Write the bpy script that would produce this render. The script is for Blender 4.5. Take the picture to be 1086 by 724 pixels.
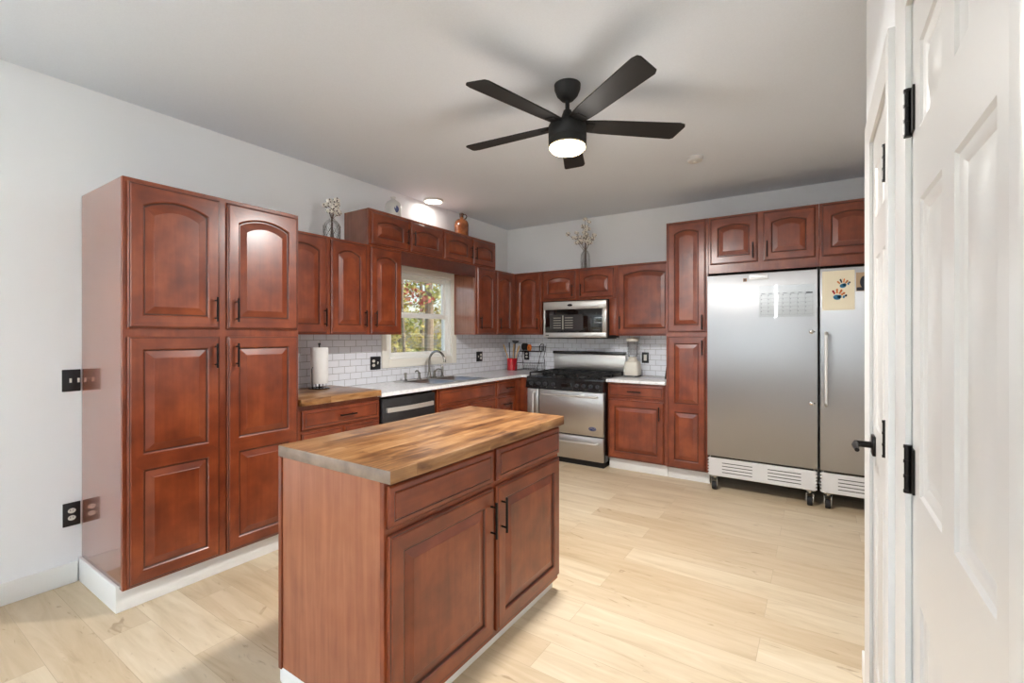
import bpy, bmesh, math, random
from mathutils import Vector, Matrix
random.seed(7)
for o in list(bpy.data.objects): bpy.data.objects.remove(o)
S = bpy.context.scene
COL = S.collection
PI = math.pi

# ------------------------------------------------------------------ camera
cam = bpy.data.cameras.new('camera'); cam_o = bpy.data.objects.new('camera', cam); COL.objects.link(cam_o)
cam_o.location = (3.427, -5.084, 1.360)
cam_o.rotation_euler = (PI / 2, 0, math.radians(33.454))
cam.sensor_width = 36.0; cam.sensor_fit = 'HORIZONTAL'
cam.lens = 36.0 * 491.8 / 1086.0
cam.shift_y = -(362.0 - 355.06) / 1086.0
cam.clip_start = 0.02
S.camera = cam_o

# ------------------------------------------------------------------ sky, sun, daylight lamps added at unseen windows behind the camera
W = bpy.data.worlds.new('world'); S.world = W; W.use_nodes = True
nt = W.node_tree; bg = nt.nodes['Background']
sky = nt.nodes.new('ShaderNodeTexSky'); sky.sky_type = 'NISHITA'; sky.sun_disc = False
sky.sun_elevation = math.radians(40); sky.sun_rotation = math.radians(60); sky.dust_density = 2.5
nt.links.new(sky.outputs[0], bg.inputs[0]); bg.inputs[1].default_value = 0.24

def light(name, kind, loc, rot, power, color=(1, 1, 1), **kw):
    d = bpy.data.lights.new(name, kind); d.energy = power; d.color = color
    for k, v in kw.items(): setattr(d, k, v)
    o = bpy.data.objects.new(name, d); o.location = loc; o.rotation_euler = rot; COL.objects.link(o); return o

light('sun', 'SUN', (0, 0, 9), (math.radians(40), 0, math.radians(115)), 3.2, (1, .95, .86), angle=math.radians(6))
light('added_rear_daylight', 'AREA', (3.2, -8.06, 1.86), (PI / 2, 0, PI), 450, (.90, .955, 1), shape='RECTANGLE', size=5.4, size_y=1.25)  # added lamp at an unseen rear window, made wide for even light
light('added_side_daylight', 'AREA', (-.02, -6.35, 1.55), (PI / 2, 0, -PI / 2), 16, (.93, .965, 1), shape='RECTANGLE', size=1.7, size_y=1.7)  # added lamp at an unseen side window, lights the doors and pantry
S.view_settings.view_transform = 'Standard'
try: S.view_settings.look = 'None'
except Exception: pass
S.view_settings.gamma = 1.0; S.view_settings.use_curve_mapping = False
S.view_settings.exposure = 1.02

# ------------------------------------------------------------------ helpers: colour, materials
def lin(r, g, b):
    f = lambda c: (c / 255) / 12.92 if c / 255 <= .04045 else ((c / 255 + .055) / 1.055) ** 2.4
    return (f(r), f(g), f(b), 1)

def new_mat(name):
    m = bpy.data.materials.new(name); m.use_nodes = True
    return m, m.node_tree, m.node_tree.nodes['Principled BSDF']

def plain(name, rgb, rough=.5, metal=0., bump=0., bscale=60., spec=.5, vary=0., coat=0., emit=None, es=0):
    m, t, b = new_mat(name)
    b.inputs['Base Color'].default_value = lin(*rgb); b.inputs['Roughness'].default_value = rough
    b.inputs['Metallic'].default_value = metal; b.inputs['Specular IOR Level'].default_value = spec
    b.inputs['Coat Weight'].default_value = coat
    if emit:
        b.inputs['Emission Color'].default_value = lin(*emit); b.inputs['Emission Strength'].default_value = es
    if bump or vary:
        tc = t.nodes.new('ShaderNodeTexCoord'); n = t.nodes.new('ShaderNodeTexNoise')
        n.inputs['Scale'].default_value = bscale; n.inputs['Detail'].default_value = 4
        t.links.new(tc.outputs['Object'], n.inputs['Vector'])
        if bump:
            bp = t.nodes.new('ShaderNodeBump'); bp.inputs['Strength'].default_value = bump; bp.inputs['Distance'].default_value = .002
            t.links.new(n.outputs['Fac'], bp.inputs['Height']); t.links.new(bp.outputs[0], b.inputs['Normal'])
        if vary:
            r = t.nodes.new('ShaderNodeValToRGB'); c = lin(*rgb)
            r.color_ramp.elements[0].position = .3; r.color_ramp.elements[1].position = .7
            r.color_ramp.elements[0].color = tuple(x * (1 - vary) for x in c[:3]) + (1,)
            r.color_ramp.elements[1].color = tuple(min(1, x * (1 + vary)) for x in c[:3]) + (1,)
            t.links.new(n.outputs['Fac'], r.inputs[0]); t.links.new(r.outputs[0], b.inputs['Base Color'])
    return m

def ramp(t, stops):
    r = t.nodes.new('ShaderNodeValToRGB'); e = r.color_ramp.elements
    while len(e) < len(stops): e.new(.5)
    for k, (p, c) in enumerate(stops): e[k].position = p; e[k].color = lin(*c)
    return r

def math_node(t, op, a, b=None):
    n = t.nodes.new('ShaderNodeMath'); n.operation = op
    for i, v in enumerate((a, b)):
        if v is None: continue
        if isinstance(v, (int, float)): n.inputs[i].default_value = v
        else: t.links.new(v, n.inputs[i])
    return n.outputs[0]

def mixc(t, mode, fac, a, b):
    n = t.nodes.new('ShaderNodeMix'); n.data_type = 'RGBA'; n.blend_type = mode
    if isinstance(fac, (int, float)): n.inputs[0].default_value = fac
    else: t.links.new(fac, n.inputs[0])
    for i, v in ((6, a), (7, b)):
        if isinstance(v, tuple): n.inputs[i].default_value = v
        else: t.links.new(v, n.inputs[i])
    return n.outputs[2]

def coords(t, scale=(1, 1, 1), rand=True, rot=(0, 0, 0)):
    tc = t.nodes.new('ShaderNodeTexCoord'); mp = t.nodes.new('ShaderNodeMapping')
    mp.inputs['Scale'].default_value = scale; mp.inputs['Rotation'].default_value = rot
    src = tc.outputs['Object']
    if rand:
        oi = t.nodes.new('ShaderNodeObjectInfo'); ad = t.nodes.new('ShaderNodeVectorMath'); ad.operation = 'ADD'
        sc = t.nodes.new('ShaderNodeVectorMath'); sc.operation = 'SCALE'; sc.inputs[0].default_value = (7.3, 5.1, 9.7)
        t.links.new(oi.outputs['Random'], sc.inputs['Scale'])
        t.links.new(src, ad.inputs[0]); t.links.new(sc.outputs[0], ad.inputs[1]); src = ad.outputs[0]
    t.links.new(src, mp.inputs['Vector']); return mp.outputs[0]

def noise(t, vec, scale, detail=4, dist=0, rough=.5):
    n = t.nodes.new('ShaderNodeTexNoise'); n.inputs['Scale'].default_value = scale; n.inputs['Detail'].default_value = detail
    n.inputs['Distortion'].default_value = dist; n.inputs['Roughness'].default_value = rough
    t.links.new(vec, n.inputs['Vector']); return n.outputs['Fac']

def wood(name, dark, mid, light_, along='z', rough=.3, coat=.25, mottle=.5, crough=.2):
    m, t, b = new_mat(name)
    st = {'x': (1.5, 22, 22), 'y': (22, 1.5, 22), 'z': (22, 22, 1.5)}[along]
    g = noise(t, coords(t, st), 1.6, 5, .6)
    bl = noise(t, coords(t, (1, 1, 1)), 7.0, 3)
    f = math_node(t, 'ADD', math_node(t, 'MULTIPLY', g, 1 - mottle), math_node(t, 'MULTIPLY', bl, mottle))
    r = ramp(t, [(.30, dark), (.5, mid), (.72, light_)])
    t.links.new(f, r.inputs[0]); t.links.new(r.outputs[0], b.inputs['Base Color'])
    b.inputs['Roughness'].default_value = rough; b.inputs['Coat Weight'].default_value = coat; b.inputs['Coat Roughness'].default_value = crough
    bp = t.nodes.new('ShaderNodeBump'); bp.inputs['Strength'].default_value = .08; bp.inputs['Distance'].default_value = .001
    t.links.new(g, bp.inputs['Height']); t.links.new(bp.outputs[0], b.inputs['Normal'])
    return m

CH = wood('cherry', (96, 38, 16), (124, 54, 25), (150, 75, 39), mottle=.72, coat=.45, crough=.22, rough=.34)
CHH = wood('cherry_crosswise', (92, 36, 15), (119, 51, 24), (145, 71, 37), along='x', mottle=.72, coat=.45, crough=.22, rough=.34)
GLAZE = wood('cherry_glazed_groove', (66, 27, 14), (80, 35, 19), (92, 44, 26), rough=.35)
LAM = wood('cherry_side_laminate', (122, 66, 46), (138, 80, 58), (152, 94, 72), rough=.25, coat=1.0, mottle=.45, crough=.08)
LAMI = wood('island_side_laminate', (134, 72, 46), (154, 92, 62), (172, 110, 80), rough=.3, coat=.3, mottle=.4)
BOARD = wood('dark_cherry_board', (74, 32, 20), (88, 40, 26), (104, 50, 33), along='x', rough=.35)
HANDLE = plain('black_bronze_metal', (30, 27, 26), .35, .7)
BLACK = plain('black_enamel', (14, 14, 15), .25, coat=.3)
BLACKM = plain('matte_black', (22, 21, 21), .6)
KNOB = plain('black_knob', (40, 41, 46), .4)
IRON = plain('cast_iron', (20, 20, 21), .55, bump=.3, bscale=200)
RUBBER = plain('rubber', (28, 28, 29), .7)
WHITE = plain('white_trim_paint', (216, 215, 212), .32, spec=.5)
DOORW = plain('white_door_paint', (208, 206, 202), .3, bump=.06, bscale=45)
VINYL = plain('white_vinyl', (246, 245, 240), .4)
CASING = plain('cream_casing_paint', (243, 239, 228), .4)
WALLM = plain('wall_paint', (240, 242, 244), .75, bump=.08, bscale=220)
CEILM = plain('ceiling_paint', (228, 235, 243), .85, bump=.15, bscale=150, vary=.02)
TOEW = plain('white_base_board', (238, 238, 235), .4)
PLATE = plain('black_plate', (24, 24, 27), .35)
PLATEW = plain('white_device', (226, 222, 212), .4)
CREAM = plain('cream_plastic', (226, 220, 206), .35)
RED = plain('red_glaze', (190, 22, 36), .18, coat=.5)
LTWOOD = plain('light_wood', (214, 176, 122), .55, vary=.12, bscale=30)
GREYPL = plain('grey_nylon', (66, 66, 68), .45)
ORANGE = plain('orange_plastic', (224, 120, 46), .4)
CHROME = plain('brushed_nickel', (150, 147, 142), .25, 1.0)
SINKST = plain('sink_steel', (206, 205, 202), .38, 1.0)
SATIN = plain('satin_handle_metal', (226, 223, 218), .38, .75)
STEELB = plain('bright_steel', (200, 198, 194), .18, 1.0)
PAPER = plain('paper', (238, 238, 236), .9, bump=.2, bscale=90)
ART = plain('cream_art_paper', (232, 222, 196), .85)
PBLUE = plain('blue_paint', (52, 122, 160), .7, vary=.3, bscale=120)
PORNG = plain('orange_paint', (214, 120, 60), .7, vary=.25, bscale=120)
TANC = plain('tan_card', (176, 150, 120), .7)
NAVY = plain('navy_ink', (26, 30, 44), .6)
WHITECER = plain('white_stoneware', (214, 213, 210), .3, coat=.4)
BLUEP = plain('blue_glaze', (44, 62, 120), .3, coat=.4)
BROWNG = None
LENS = plain('lamp_lens', (255, 240, 215), .4, emit=(255, 226, 178), es=9.0)
LED = plain('led_lens', (255, 250, 240), .4, emit=(255, 244, 226), es=2.5)
BARK = plain('bark', (128, 116, 98), .9, vary=.35, bscale=9, bump=.6)
STEM = plain('cotton_stem', (74, 48, 30), .8)
COTTON = plain('cotton', (246, 240, 230), .95)
HUSK = plain('cotton_husk', (58, 38, 26), .8)

def speckle_glaze():
    m, t, b = new_mat('brown_jug_glaze')
    r = ramp(t, [(.3, (96, 46, 18)), (.6, (150, 84, 40)), (.8, (178, 112, 62))])
    t.links.new(noise(t, coords(t, rand=False), 14, 4), r.inputs[0]); t.links.new(r.outputs[0], b.inputs['Base Color'])
    b.inputs['Roughness'].default_value = .15; b.inputs['Coat Weight'].default_value = .5
    return m
BROWNG = speckle_glaze()

def steel(name, rgb, rough, along):
    m, t, b = new_mat(name)
    st = {'x': (1.2, 60, 60), 'z': (60, 60, 1.2)}[along]
    g = noise(t, coords(t, st), 3, 4)
    sm = noise(t, coords(t, (1, 1, 1)), 2.2, 4, .5)
    r = t.nodes.new('ShaderNodeMapRange'); r.inputs['To Min'].default_value = rough - .02; r.inputs['To Max'].default_value = rough + .05
    t.links.new(sm, r.inputs['Value']); t.links.new(r.outputs[0], b.inputs['Roughness'])
    b.inputs['Base Color'].default_value = lin(*rgb); b.inputs['Metallic'].default_value = 1
    tg = t.nodes.new('ShaderNodeTangent'); tg.direction_type = 'RADIAL'; tg.axis = 'Z'
    t.links.new(tg.outputs[0], b.inputs['Tangent']); b.inputs['Anisotropic'].default_value = .88
    bp = t.nodes.new('ShaderNodeBump'); bp.inputs['Strength'].default_value = .05; bp.inputs['Distance'].default_value = .001
    t.links.new(g, bp.inputs['Height']); t.links.new(bp.outputs[0], b.inputs['Normal'])
    return m
FRIDGE = steel('fridge_steel', (186, 187, 189), .46, 'z')
STEEL = steel('range_steel', (196, 192, 187), .36, 'x')
DWST = steel('slate_steel', (88, 86, 86), .32, 'x')
GRILLE = plain('aluminium_grille', (222, 222, 222), .38, .35)

def floor_mat():
    m, t, b = new_mat('oak_plank_floor')
    v = coords(t, rand=False)
    br = t.nodes.new('ShaderNodeTexBrick'); t.links.new(v, br.inputs['Vector'])
    br.offset = .37; br.offset_frequency = 2; br.squash = 1
    for k, x in (('Scale', 1), ('Brick Width', 1.22), ('Row Height', .182), ('Mortar Size', .0012), ('Mortar Smooth', .2), ('Bias', 0)): br.inputs[k].default_value = x
    br.inputs['Color1'].default_value = (0, 0, 0, 1); br.inputs['Color2'].default_value = (1, 1, 1, 1); br.inputs['Mortar'].default_value = (.5, .5, .5, 1)
    # shift the grain by the plank's own tone
    cx = t.nodes.new('ShaderNodeVectorMath'); cx.operation = 'MULTIPLY_ADD'
    t.links.new(br.outputs['Color'], cx.inputs[0]); cx.inputs[1].default_value = (3.7, 9.1, 0); t.links.new(v, cx.inputs[2])
    mp = t.nodes.new('ShaderNodeMapping'); mp.inputs['Scale'].default_value = (.8, 7, 1); t.links.new(cx.outputs[0], mp.inputs['Vector'])
    g = noise(t, mp.outputs[0], 2.2, 7, .9, .6)
    r = ramp(t, [(.22, (192, 171, 139)), (.42, (211, 193, 163)), (.62, (221, 205, 178)), (.82, (228, 215, 192))])
    t.links.new(g, r.inputs[0])
    tone = ramp(t, [(0, (236, 228, 218)), (1, (255, 255, 255))]); t.links.new(br.outputs['Color'], tone.inputs[0])
    c = mixc(t, 'MULTIPLY', 1.0, r.outputs[0], tone.outputs[0])
    # knots and short cracks
    mk = t.nodes.new('ShaderNodeMapping'); mk.inputs['Scale'].default_value = (1.6, 5.5, 1); t.links.new(cx.outputs[0], mk.inputs['Vector'])
    k = noise(t, mk.outputs[0], 2.6, 2, 2.2)
    kr = ramp(t, [(.665, (0, 0, 0)), (.76, (255, 255, 255))]); t.links.new(k, kr.inputs[0])
    c = mixc(t, 'MIX', math_node(t, 'MULTIPLY', kr.outputs[0], .55), c, lin(140, 108, 72))
    c = mixc(t, 'MIX', math_node(t, 'MULTIPLY', br.outputs['Fac'], .45), c, lin(150, 124, 92))
    t.links.new(c, b.inputs['Base Color']); b.inputs['Roughness'].default_value = .42
    bp = t.nodes.new('ShaderNodeBump'); bp.inputs['Strength'].default_value = .12; bp.inputs['Distance'].default_value = .002
    t.links.new(math_node(t, 'SUBTRACT', g, br.outputs['Fac']), bp.inputs['Height']); t.links.new(bp.outputs[0], b.inputs['Normal'])
    return m

def tile_mat(name, axis):
    m, t, b = new_mat(name)
    tc = t.nodes.new('ShaderNodeTexCoord'); sp = t.nodes.new('ShaderNodeSeparateXYZ'); cb = t.nodes.new('ShaderNodeCombineXYZ')
    t.links.new(tc.outputs['Object'], sp.inputs[0]); t.links.new(sp.outputs[axis], cb.inputs[0])
    t.links.new(math_node(t, 'SUBTRACT', sp.outputs[2], .914), cb.inputs[1])
    br = t.nodes.new('ShaderNodeTexBrick'); t.links.new(cb.outputs[0], br.inputs['Vector'])
    br.offset = .5
    for k, x in (('Scale', 1), ('Brick Width', .118), ('Row Height', .0575), ('Mortar Size', .0022), ('Mortar Smooth', .3), ('Bias', 0)): br.inputs[k].default_value = x
    br.inputs['Color1'].default_value = lin(232, 233, 238); br.inputs['Color2'].default_value = lin(226, 228, 234); br.inputs['Mortar'].default_value = lin(158, 156, 154)
    t.links.new(br.outputs['Color'], b.inputs['Base Color']); b.inputs['Roughness'].default_value = .16
    bp = t.nodes.new('ShaderNodeBump'); bp.inputs['Strength'].default_value = .5; bp.inputs['Distance'].default_value = .002; bp.invert = True
    t.links.new(br.outputs['Fac'], bp.inputs['Height']); t.links.new(bp.outputs[0], b.inputs['Normal'])
    return m

def butcher_mat():
    m, t, b = new_mat('butcher_block')
    v = coords(t, rand=True)
    tc = t.nodes.new('ShaderNodeTexCoord'); sp = t.nodes.new('ShaderNodeSeparateXYZ'); cb = t.nodes.new('ShaderNodeCombineXYZ')
    t.links.new(tc.outputs['Object'], sp.inputs[0]); t.links.new(sp.outputs[1], cb.inputs[0]); t.links.new(sp.outputs[0], cb.inputs[1])
    br = t.nodes.new('ShaderNodeTexBrick'); t.links.new(cb.outputs[0], br.inputs['Vector']); br.offset = .41; br.offset_frequency = 3
    for k, x in (('Scale', 1), ('Brick Width', .42), ('Row Height', .042), ('Mortar Size', .0007), ('Mortar Smooth', .1), ('Bias', 0)): br.inputs[k].default_value = x
    br.inputs['Color1'].default_value = (0, 0, 0, 1); br.inputs['Color2'].default_value = (1, 1, 1, 1); br.inputs['Mortar'].default_value = (.3, .3, .3, 1)
    cx = t.nodes.new('ShaderNodeVectorMath'); cx.operation = 'MULTIPLY_ADD'
    t.links.new(br.outputs['Color'], cx.inputs[0]); cx.inputs[1].default_value = (9, 4, 0); t.links.new(v, cx.inputs[2])
    mp = t.nodes.new('ShaderNodeMapping'); mp.inputs['Scale'].default_value = (13, 1.6, 13); t.links.new(cx.outputs[0], mp.inputs['Vector'])
    g = noise(t, mp.outputs[0], 2.0, 6, 1.2)
    w = noise(t, coords(t, (3.2, 1.1, 3), rand=True), 2.6, 6, .8)
    f = math_node(t, 'ADD', math_node(t, 'MULTIPLY', g, .42), math_node(t, 'ADD', math_node(t, 'MULTIPLY', w, .48), math_node(t, 'MULTIPLY', br.outputs['Color'], .10)))
    r = ramp(t, [(.33, (58, 33, 18)), (.42, (102, 63, 32)), (.50, (138, 94, 52)), (.58, (164, 120, 76)), (.68, (188, 150, 108))])
    t.links.new(f, r.inputs[0]); t.links.new(r.outputs[0], b.inputs['Base Color'])
    b.inputs['Roughness'].default_value = .33; b.inputs['Coat Weight'].default_value = .2; b.inputs['Coat Roughness'].default_value = .25
    return m

def quartz_mat():
    m, t, b = new_mat('white_quartz')
    r = ramp(t, [(.32, (222, 222, 223)), (.48, (238, 238, 238)), (.7, (243, 243, 243))])
    t.links.new(noise(t, coords(t, rand=False), 38, 6, .5), r.inputs[0]); t.links.new(r.outputs[0], b.inputs['Base Color'])
    b.inputs['Roughness'].default_value = .12
    return m

def glass_mat(name, tint=(1, 1, 1, 1), refl=.08):
    m = bpy.data.materials.new(name); m.use_nodes = True; t = m.node_tree; t.nodes.remove(t.nodes['Principled BSDF'])
    tr = t.nodes.new('ShaderNodeBsdfTransparent'); tr.inputs[0].default_value = tint
    gl = t.nodes.new('ShaderNodeBsdfGlossy'); gl.inputs['Roughness'].default_value = .02
    lw = t.nodes.new('ShaderNodeLayerWeight'); lw.inputs[0].default_value = .35
    mx = t.nodes.new('ShaderNodeMixShader')
    t.links.new(math_node(t, 'ADD', math_node(t, 'MULTIPLY', lw.outputs['Fresnel'], .4), refl), mx.inputs[0])
    t.links.new(tr.outputs[0], mx.inputs[1]); t.links.new(gl.outputs[0], mx.inputs[2])
    t.links.new(mx.outputs[0], t.nodes['Material Output'].inputs[0]); return m

FLOORM = floor_mat(); TILEL = tile_mat('subway_tile_left', 1); TILEB = tile_mat('subway_tile_back', 0)
BUTCHER = butcher_mat(); ENDG = plain('butcher_end_grain', (138, 118, 102), .45, vary=.28, bscale=16); QUARTZ = quartz_mat()
PANE = glass_mat('window_glass', (1, 1, 1, 1), .02); JAR = glass_mat('clear_glass', (.975, .98, .98, 1), .02)
ACRYL = glass_mat('clear_acrylic', (.97, .97, .97, 1), .04)
OVENG = plain('black_glass', (8, 8, 9), .06, coat=.5)

def leaf_mat(name, a, b_, c):
    m, t, b = new_mat(name)
    oi = t.nodes.new('ShaderNodeNewGeometry')
    r = ramp(t, [(0, a), (.5, b_), (1, c)]); t.links.new(oi.outputs['Random Per Island'], r.inputs[0])
    t.links.new(r.outputs[0], b.inputs['Base Color']); b.inputs['Roughness'].default_value = .7
    return m
LEAFG = leaf_mat('green_leaves', (92, 112, 50), (142, 152, 76), (188, 184, 110))
LEAFY = leaf_mat('yellow_leaves', (168, 150, 66), (190, 176, 102), (130, 136, 66))
LEAFR = leaf_mat('red_leaves', (150, 60, 50), (186, 104, 88), (150, 112, 80))
GRASS = plain('grass', (150, 150, 88), .9, vary=.35, bscale=3)

# ------------------------------------------------------------------ helpers: meshes
class MB:
    def __init__(self): self.v = []; self.f = []; self.m = []; self.mats = []
    def mi(self, mat):
        if mat not in self.mats: self.mats.append(mat)
        return self.mats.index(mat)
    def add(self, vs, fs, mat, M=None):
        o = len(self.v); i = self.mi(mat)
        self.v += [tuple(M @ Vector(p)) if M else tuple(p) for p in vs]
        self.f += [tuple(o + k for k in f) for f in fs]; self.m += [i] * len(fs); return self
    def bm(self, bm, mat, M=None):
        bm.verts.ensure_lookup_table(); bm.verts.index_update()
        self.add([v.co[:] for v in bm.verts], [[v.index for v in f.verts] for f in bm.faces], mat, M); bm.free(); return self
    def box(self, lo, hi, mat, bev=.0, seg=2, M=None):
        bm = bmesh.new(); bmesh.ops.create_cube(bm, size=1)
        lo = Vector(lo); hi = Vector(hi); c = (lo + hi) / 2; s = hi - lo
        for v in bm.verts: v.co = Vector((v.co.x * s.x, v.co.y * s.y, v.co.z * s.z)) + c
        if bev > 0:
            bev = min(bev, .45 * min(abs(x) for x in s))
            bmesh.ops.bevel(bm, geom=list(bm.edges), offset=bev, segments=seg, profile=.5, affect='EDGES')
        return self.bm(bm, mat, M)
    def lathe(self, prof, mat, n=32, M=None, cap=True):
        vs = []; fs = []
        for r, z in prof:
            for k in range(n): a = 2 * PI * k / n; vs.append((r * math.cos(a), r * math.sin(a), z))
        for j in range(len(prof) - 1):
            for k in range(n):
                a, b = j * n + k, j * n + (k + 1) % n; fs.append((a, b, b + n, a + n))
        if cap:
            fs.append(tuple(reversed(range(n)))); fs.append(tuple((len(prof) - 1) * n + k for k in range(n)))
        return self.add(vs, fs, mat, M)
    def tube(self, pts, r, mat, n=8, M=None, closed=False):
        P = [Vector(p) for p in pts]; L = len(P); rs = r if isinstance(r, (list, tuple)) else [r] * L
        vs = []; fs = []; up = None
        for i, p in enumerate(P):
            if closed: d = (P[(i + 1) % L] - P[i - 1])
            else: d = P[min(i + 1, L - 1)] - P[max(i - 1, 0)]
            d.normalize()
            if up is None: up = d.orthogonal().normalized()
            up = (up - d * up.dot(d)); up = up.normalized() if up.length > 1e-6 else d.orthogonal().normalized()
            s = d.cross(up)
            for k in range(n): a = 2 * PI * k / n; vs.append(tuple(p + (up * math.cos(a) + s * math.sin(a)) * rs[i]))
        for j in range(L if closed else L - 1):
            for k in range(n):
                a, b = j * n + k, j * n + (k + 1) % n; c, d_ = ((j + 1) % L) * n + (k + 1) % n, ((j + 1) % L) * n + k
                fs.append((a, b, c, d_))
        if not closed: fs += [tuple(reversed(range(n))), tuple((L - 1) * n + k for k in range(n))]
        return self.add(vs, fs, mat, M)
    def prism(self, poly, z0, z1, mat, M=None):
        n = len(poly); vs = [(x, y, z0) for x, y in poly] + [(x, y, z1) for x, y in poly]
        fs = [tuple(reversed(range(n))), tuple(range(n, 2 * n))] + [(k, (k + 1) % n, n + (k + 1) % n, n + k) for k in range(n)]
        return self.add(vs, fs, mat, M)
    def ball(self, c, r, mat, sub=2, sc=(1, 1, 1), M=None):
        bm = bmesh.new(); bmesh.ops.create_icosphere(bm, subdivisions=sub, radius=r)
        for v in bm.verts: v.co = Vector((v.co.x * sc[0], v.co.y * sc[1], v.co.z * sc[2])) + Vector(c)
        return self.bm(bm, mat, M)
    def build(self, name, parent=None, loc=None, smooth=35, fix=True):
        me = bpy.data.meshes.new(name); me.from_pydata(self.v, [], self.f)
        for m in self.mats: me.materials.append(m)
        me.polygons.foreach_set('material_index', self.m)
        if fix:
            bm = bmesh.new(); bm.from_mesh(me); bmesh.ops.recalc_face_normals(bm, faces=bm.faces); bm.to_mesh(me); bm.free()
        if smooth:
            me.polygons.foreach_set('use_smooth', [True] * len(me.polygons)); me.set_sharp_from_angle(angle=math.radians(smooth))
        me.update()
        o = bpy.data.objects.new(name, me); COL.objects.link(o)
        if loc: o.location = loc
        if parent: o.parent = parent
        return o

def tag(o, label, cat, group=None):
    o['label'] = label; o['category'] = cat
    if group: o['group'] = group
    return o
def thing(name, label, cat, loc=(0, 0, 0), rz=0, group=None):
    o = bpy.data.objects.new(name, None); o.empty_display_size = .1; COL.objects.link(o)
    o.location = loc; o.rotation_euler = (0, 0, rz); return tag(o, label, cat, group)
def struct(o): o['kind'] = 'structure'; return o
def sbox(name, lo, hi, mat, bev=0): return struct(MB().box(lo, hi, mat, bev).build(name))
def dup(root, loc, label, rz=None):
    r = root.copy(); COL.objects.link(r); r.location = loc; r['label'] = label
    if rz is not None: r.rotation_euler = (0, 0, rz)
    for ch in list(root.children):
        c = ch.copy(); COL.objects.link(c); c.parent = r
        for g in list(ch.children):
            d = g.copy(); COL.objects.link(d); d.parent = c
    return r
T = Matrix.Translation
def R(a, ax): return Matrix.Rotation(math.radians(a), 4, ax)

# ------------------------------------------------------------------ the room
H = 2.743; RW = 3.587; RX = 4.30; YB = -8.1; YC = -2.76; YE = -5.65; XF = 6.4
WO = (-2.045, -1.14, 1.125, 1.985)      # kitchen window opening: y0 y1 z0 z1
sbox('floor', (-.12, YB - .12, -.1), (XF + .12, .12, 0), FLOORM)
sbox('ceiling', (-.12, YB - .12, H), (XF + .12, .12, H + .1), CEILM)
sbox('wall_back', (-.12, 0, 0), (RX + .12, .12, H), WALLM)
m = MB()
m.box((-.12, WO[1], 0), (0, 0, H), WALLM).box((-.12, -5.4, 0), (0, WO[0], H), WALLM)
m.box((-.12, WO[0], 0), (0, WO[1], WO[2]), WALLM).box((-.12, WO[0], WO[3]), (0, WO[1], H), WALLM)
m.box((-.12, YB, 0), (0, -7.3, H), WALLM).box((-.12, -7.3, 0), (0, -5.4, .6), WALLM).box((-.12, -7.3, 2.5), (0, -5.4, H), WALLM)
struct(m.build('wall_left', smooth=0))
D1 = (-3.515, -3.030); D2 = (-4.455, -3.842); DH = 2.032      # closet doors in the right wall
m = MB()
for a, b, z0, z1 in ((YC, D1[1] + .012, 0, H), (D1[1] + .012, D1[0] - .012, DH + .012, H), (D1[0] - .012, D2[1] + .012, 0, H), (D2[1] + .012, D2[0] - .012, DH + .012, H), (D2[0] - .012, YE, 0, H)):
    m.box((RW, b, z0), (RW + .12, a, z1), WALLM)
m.box((RW + .12, YC - .1, 0), (RX, YC, H), WALLM).box((RX, YC - .1, 0), (RX + .12, 0, H), WALLM)
m.box((RW + .12, YE, 0), (XF, YE + .1, H), WALLM).box((XF, YB, 0), (XF + .12, YE + .1, H), WALLM)
struct(m.build('wall_right', smooth=0))
m = MB()
m.box((-.12, YB - .12, 0), (XF + .12, YB, 1.2), WALLM).box((-.12, YB - .12, 2.52), (XF + .12, YB, H), WALLM)
m.box((-.12, YB - .12, 1.2), (.4, YB, 2.52), WALLM).box((6.0, YB - .12, 1.2), (XF + .12, YB, 2.52), WALLM)
struct(m.build('wall_rear', smooth=0))

def baseboard(name, lo, hi): struct(MB().box(lo, hi, TOEW, .004).build(name))
baseboard('baseboard_left', (0, YB, 0), (.015, -4.268, .112))
baseboard('baseboard_rear', (.016, YB, 0), (XF, YB + .015, .112))
baseboard('baseboard_right', (RW - .015, -2.943, 0), (RW, YC, .10))
baseboard('baseboard_closet', (RW - .015, -3.743, 0), (RW, -3.607, .10))

# tile backsplash
m = MB(); e = .008
m.box((0, -3.334, .914), (e, -2.132, 1.362), TILEL).box((0, -2.132, .914), (e, -1.053, 1.043), TILEL).box((0, -1.053, .914), (e, -e, 1.362), TILEL)
struct(m.build('backsplash_left', smooth=0))
struct(MB().box((0, -e, .914), (2.223, 0, 1.70), TILEB).build('backsplash_back', smooth=0))

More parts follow.
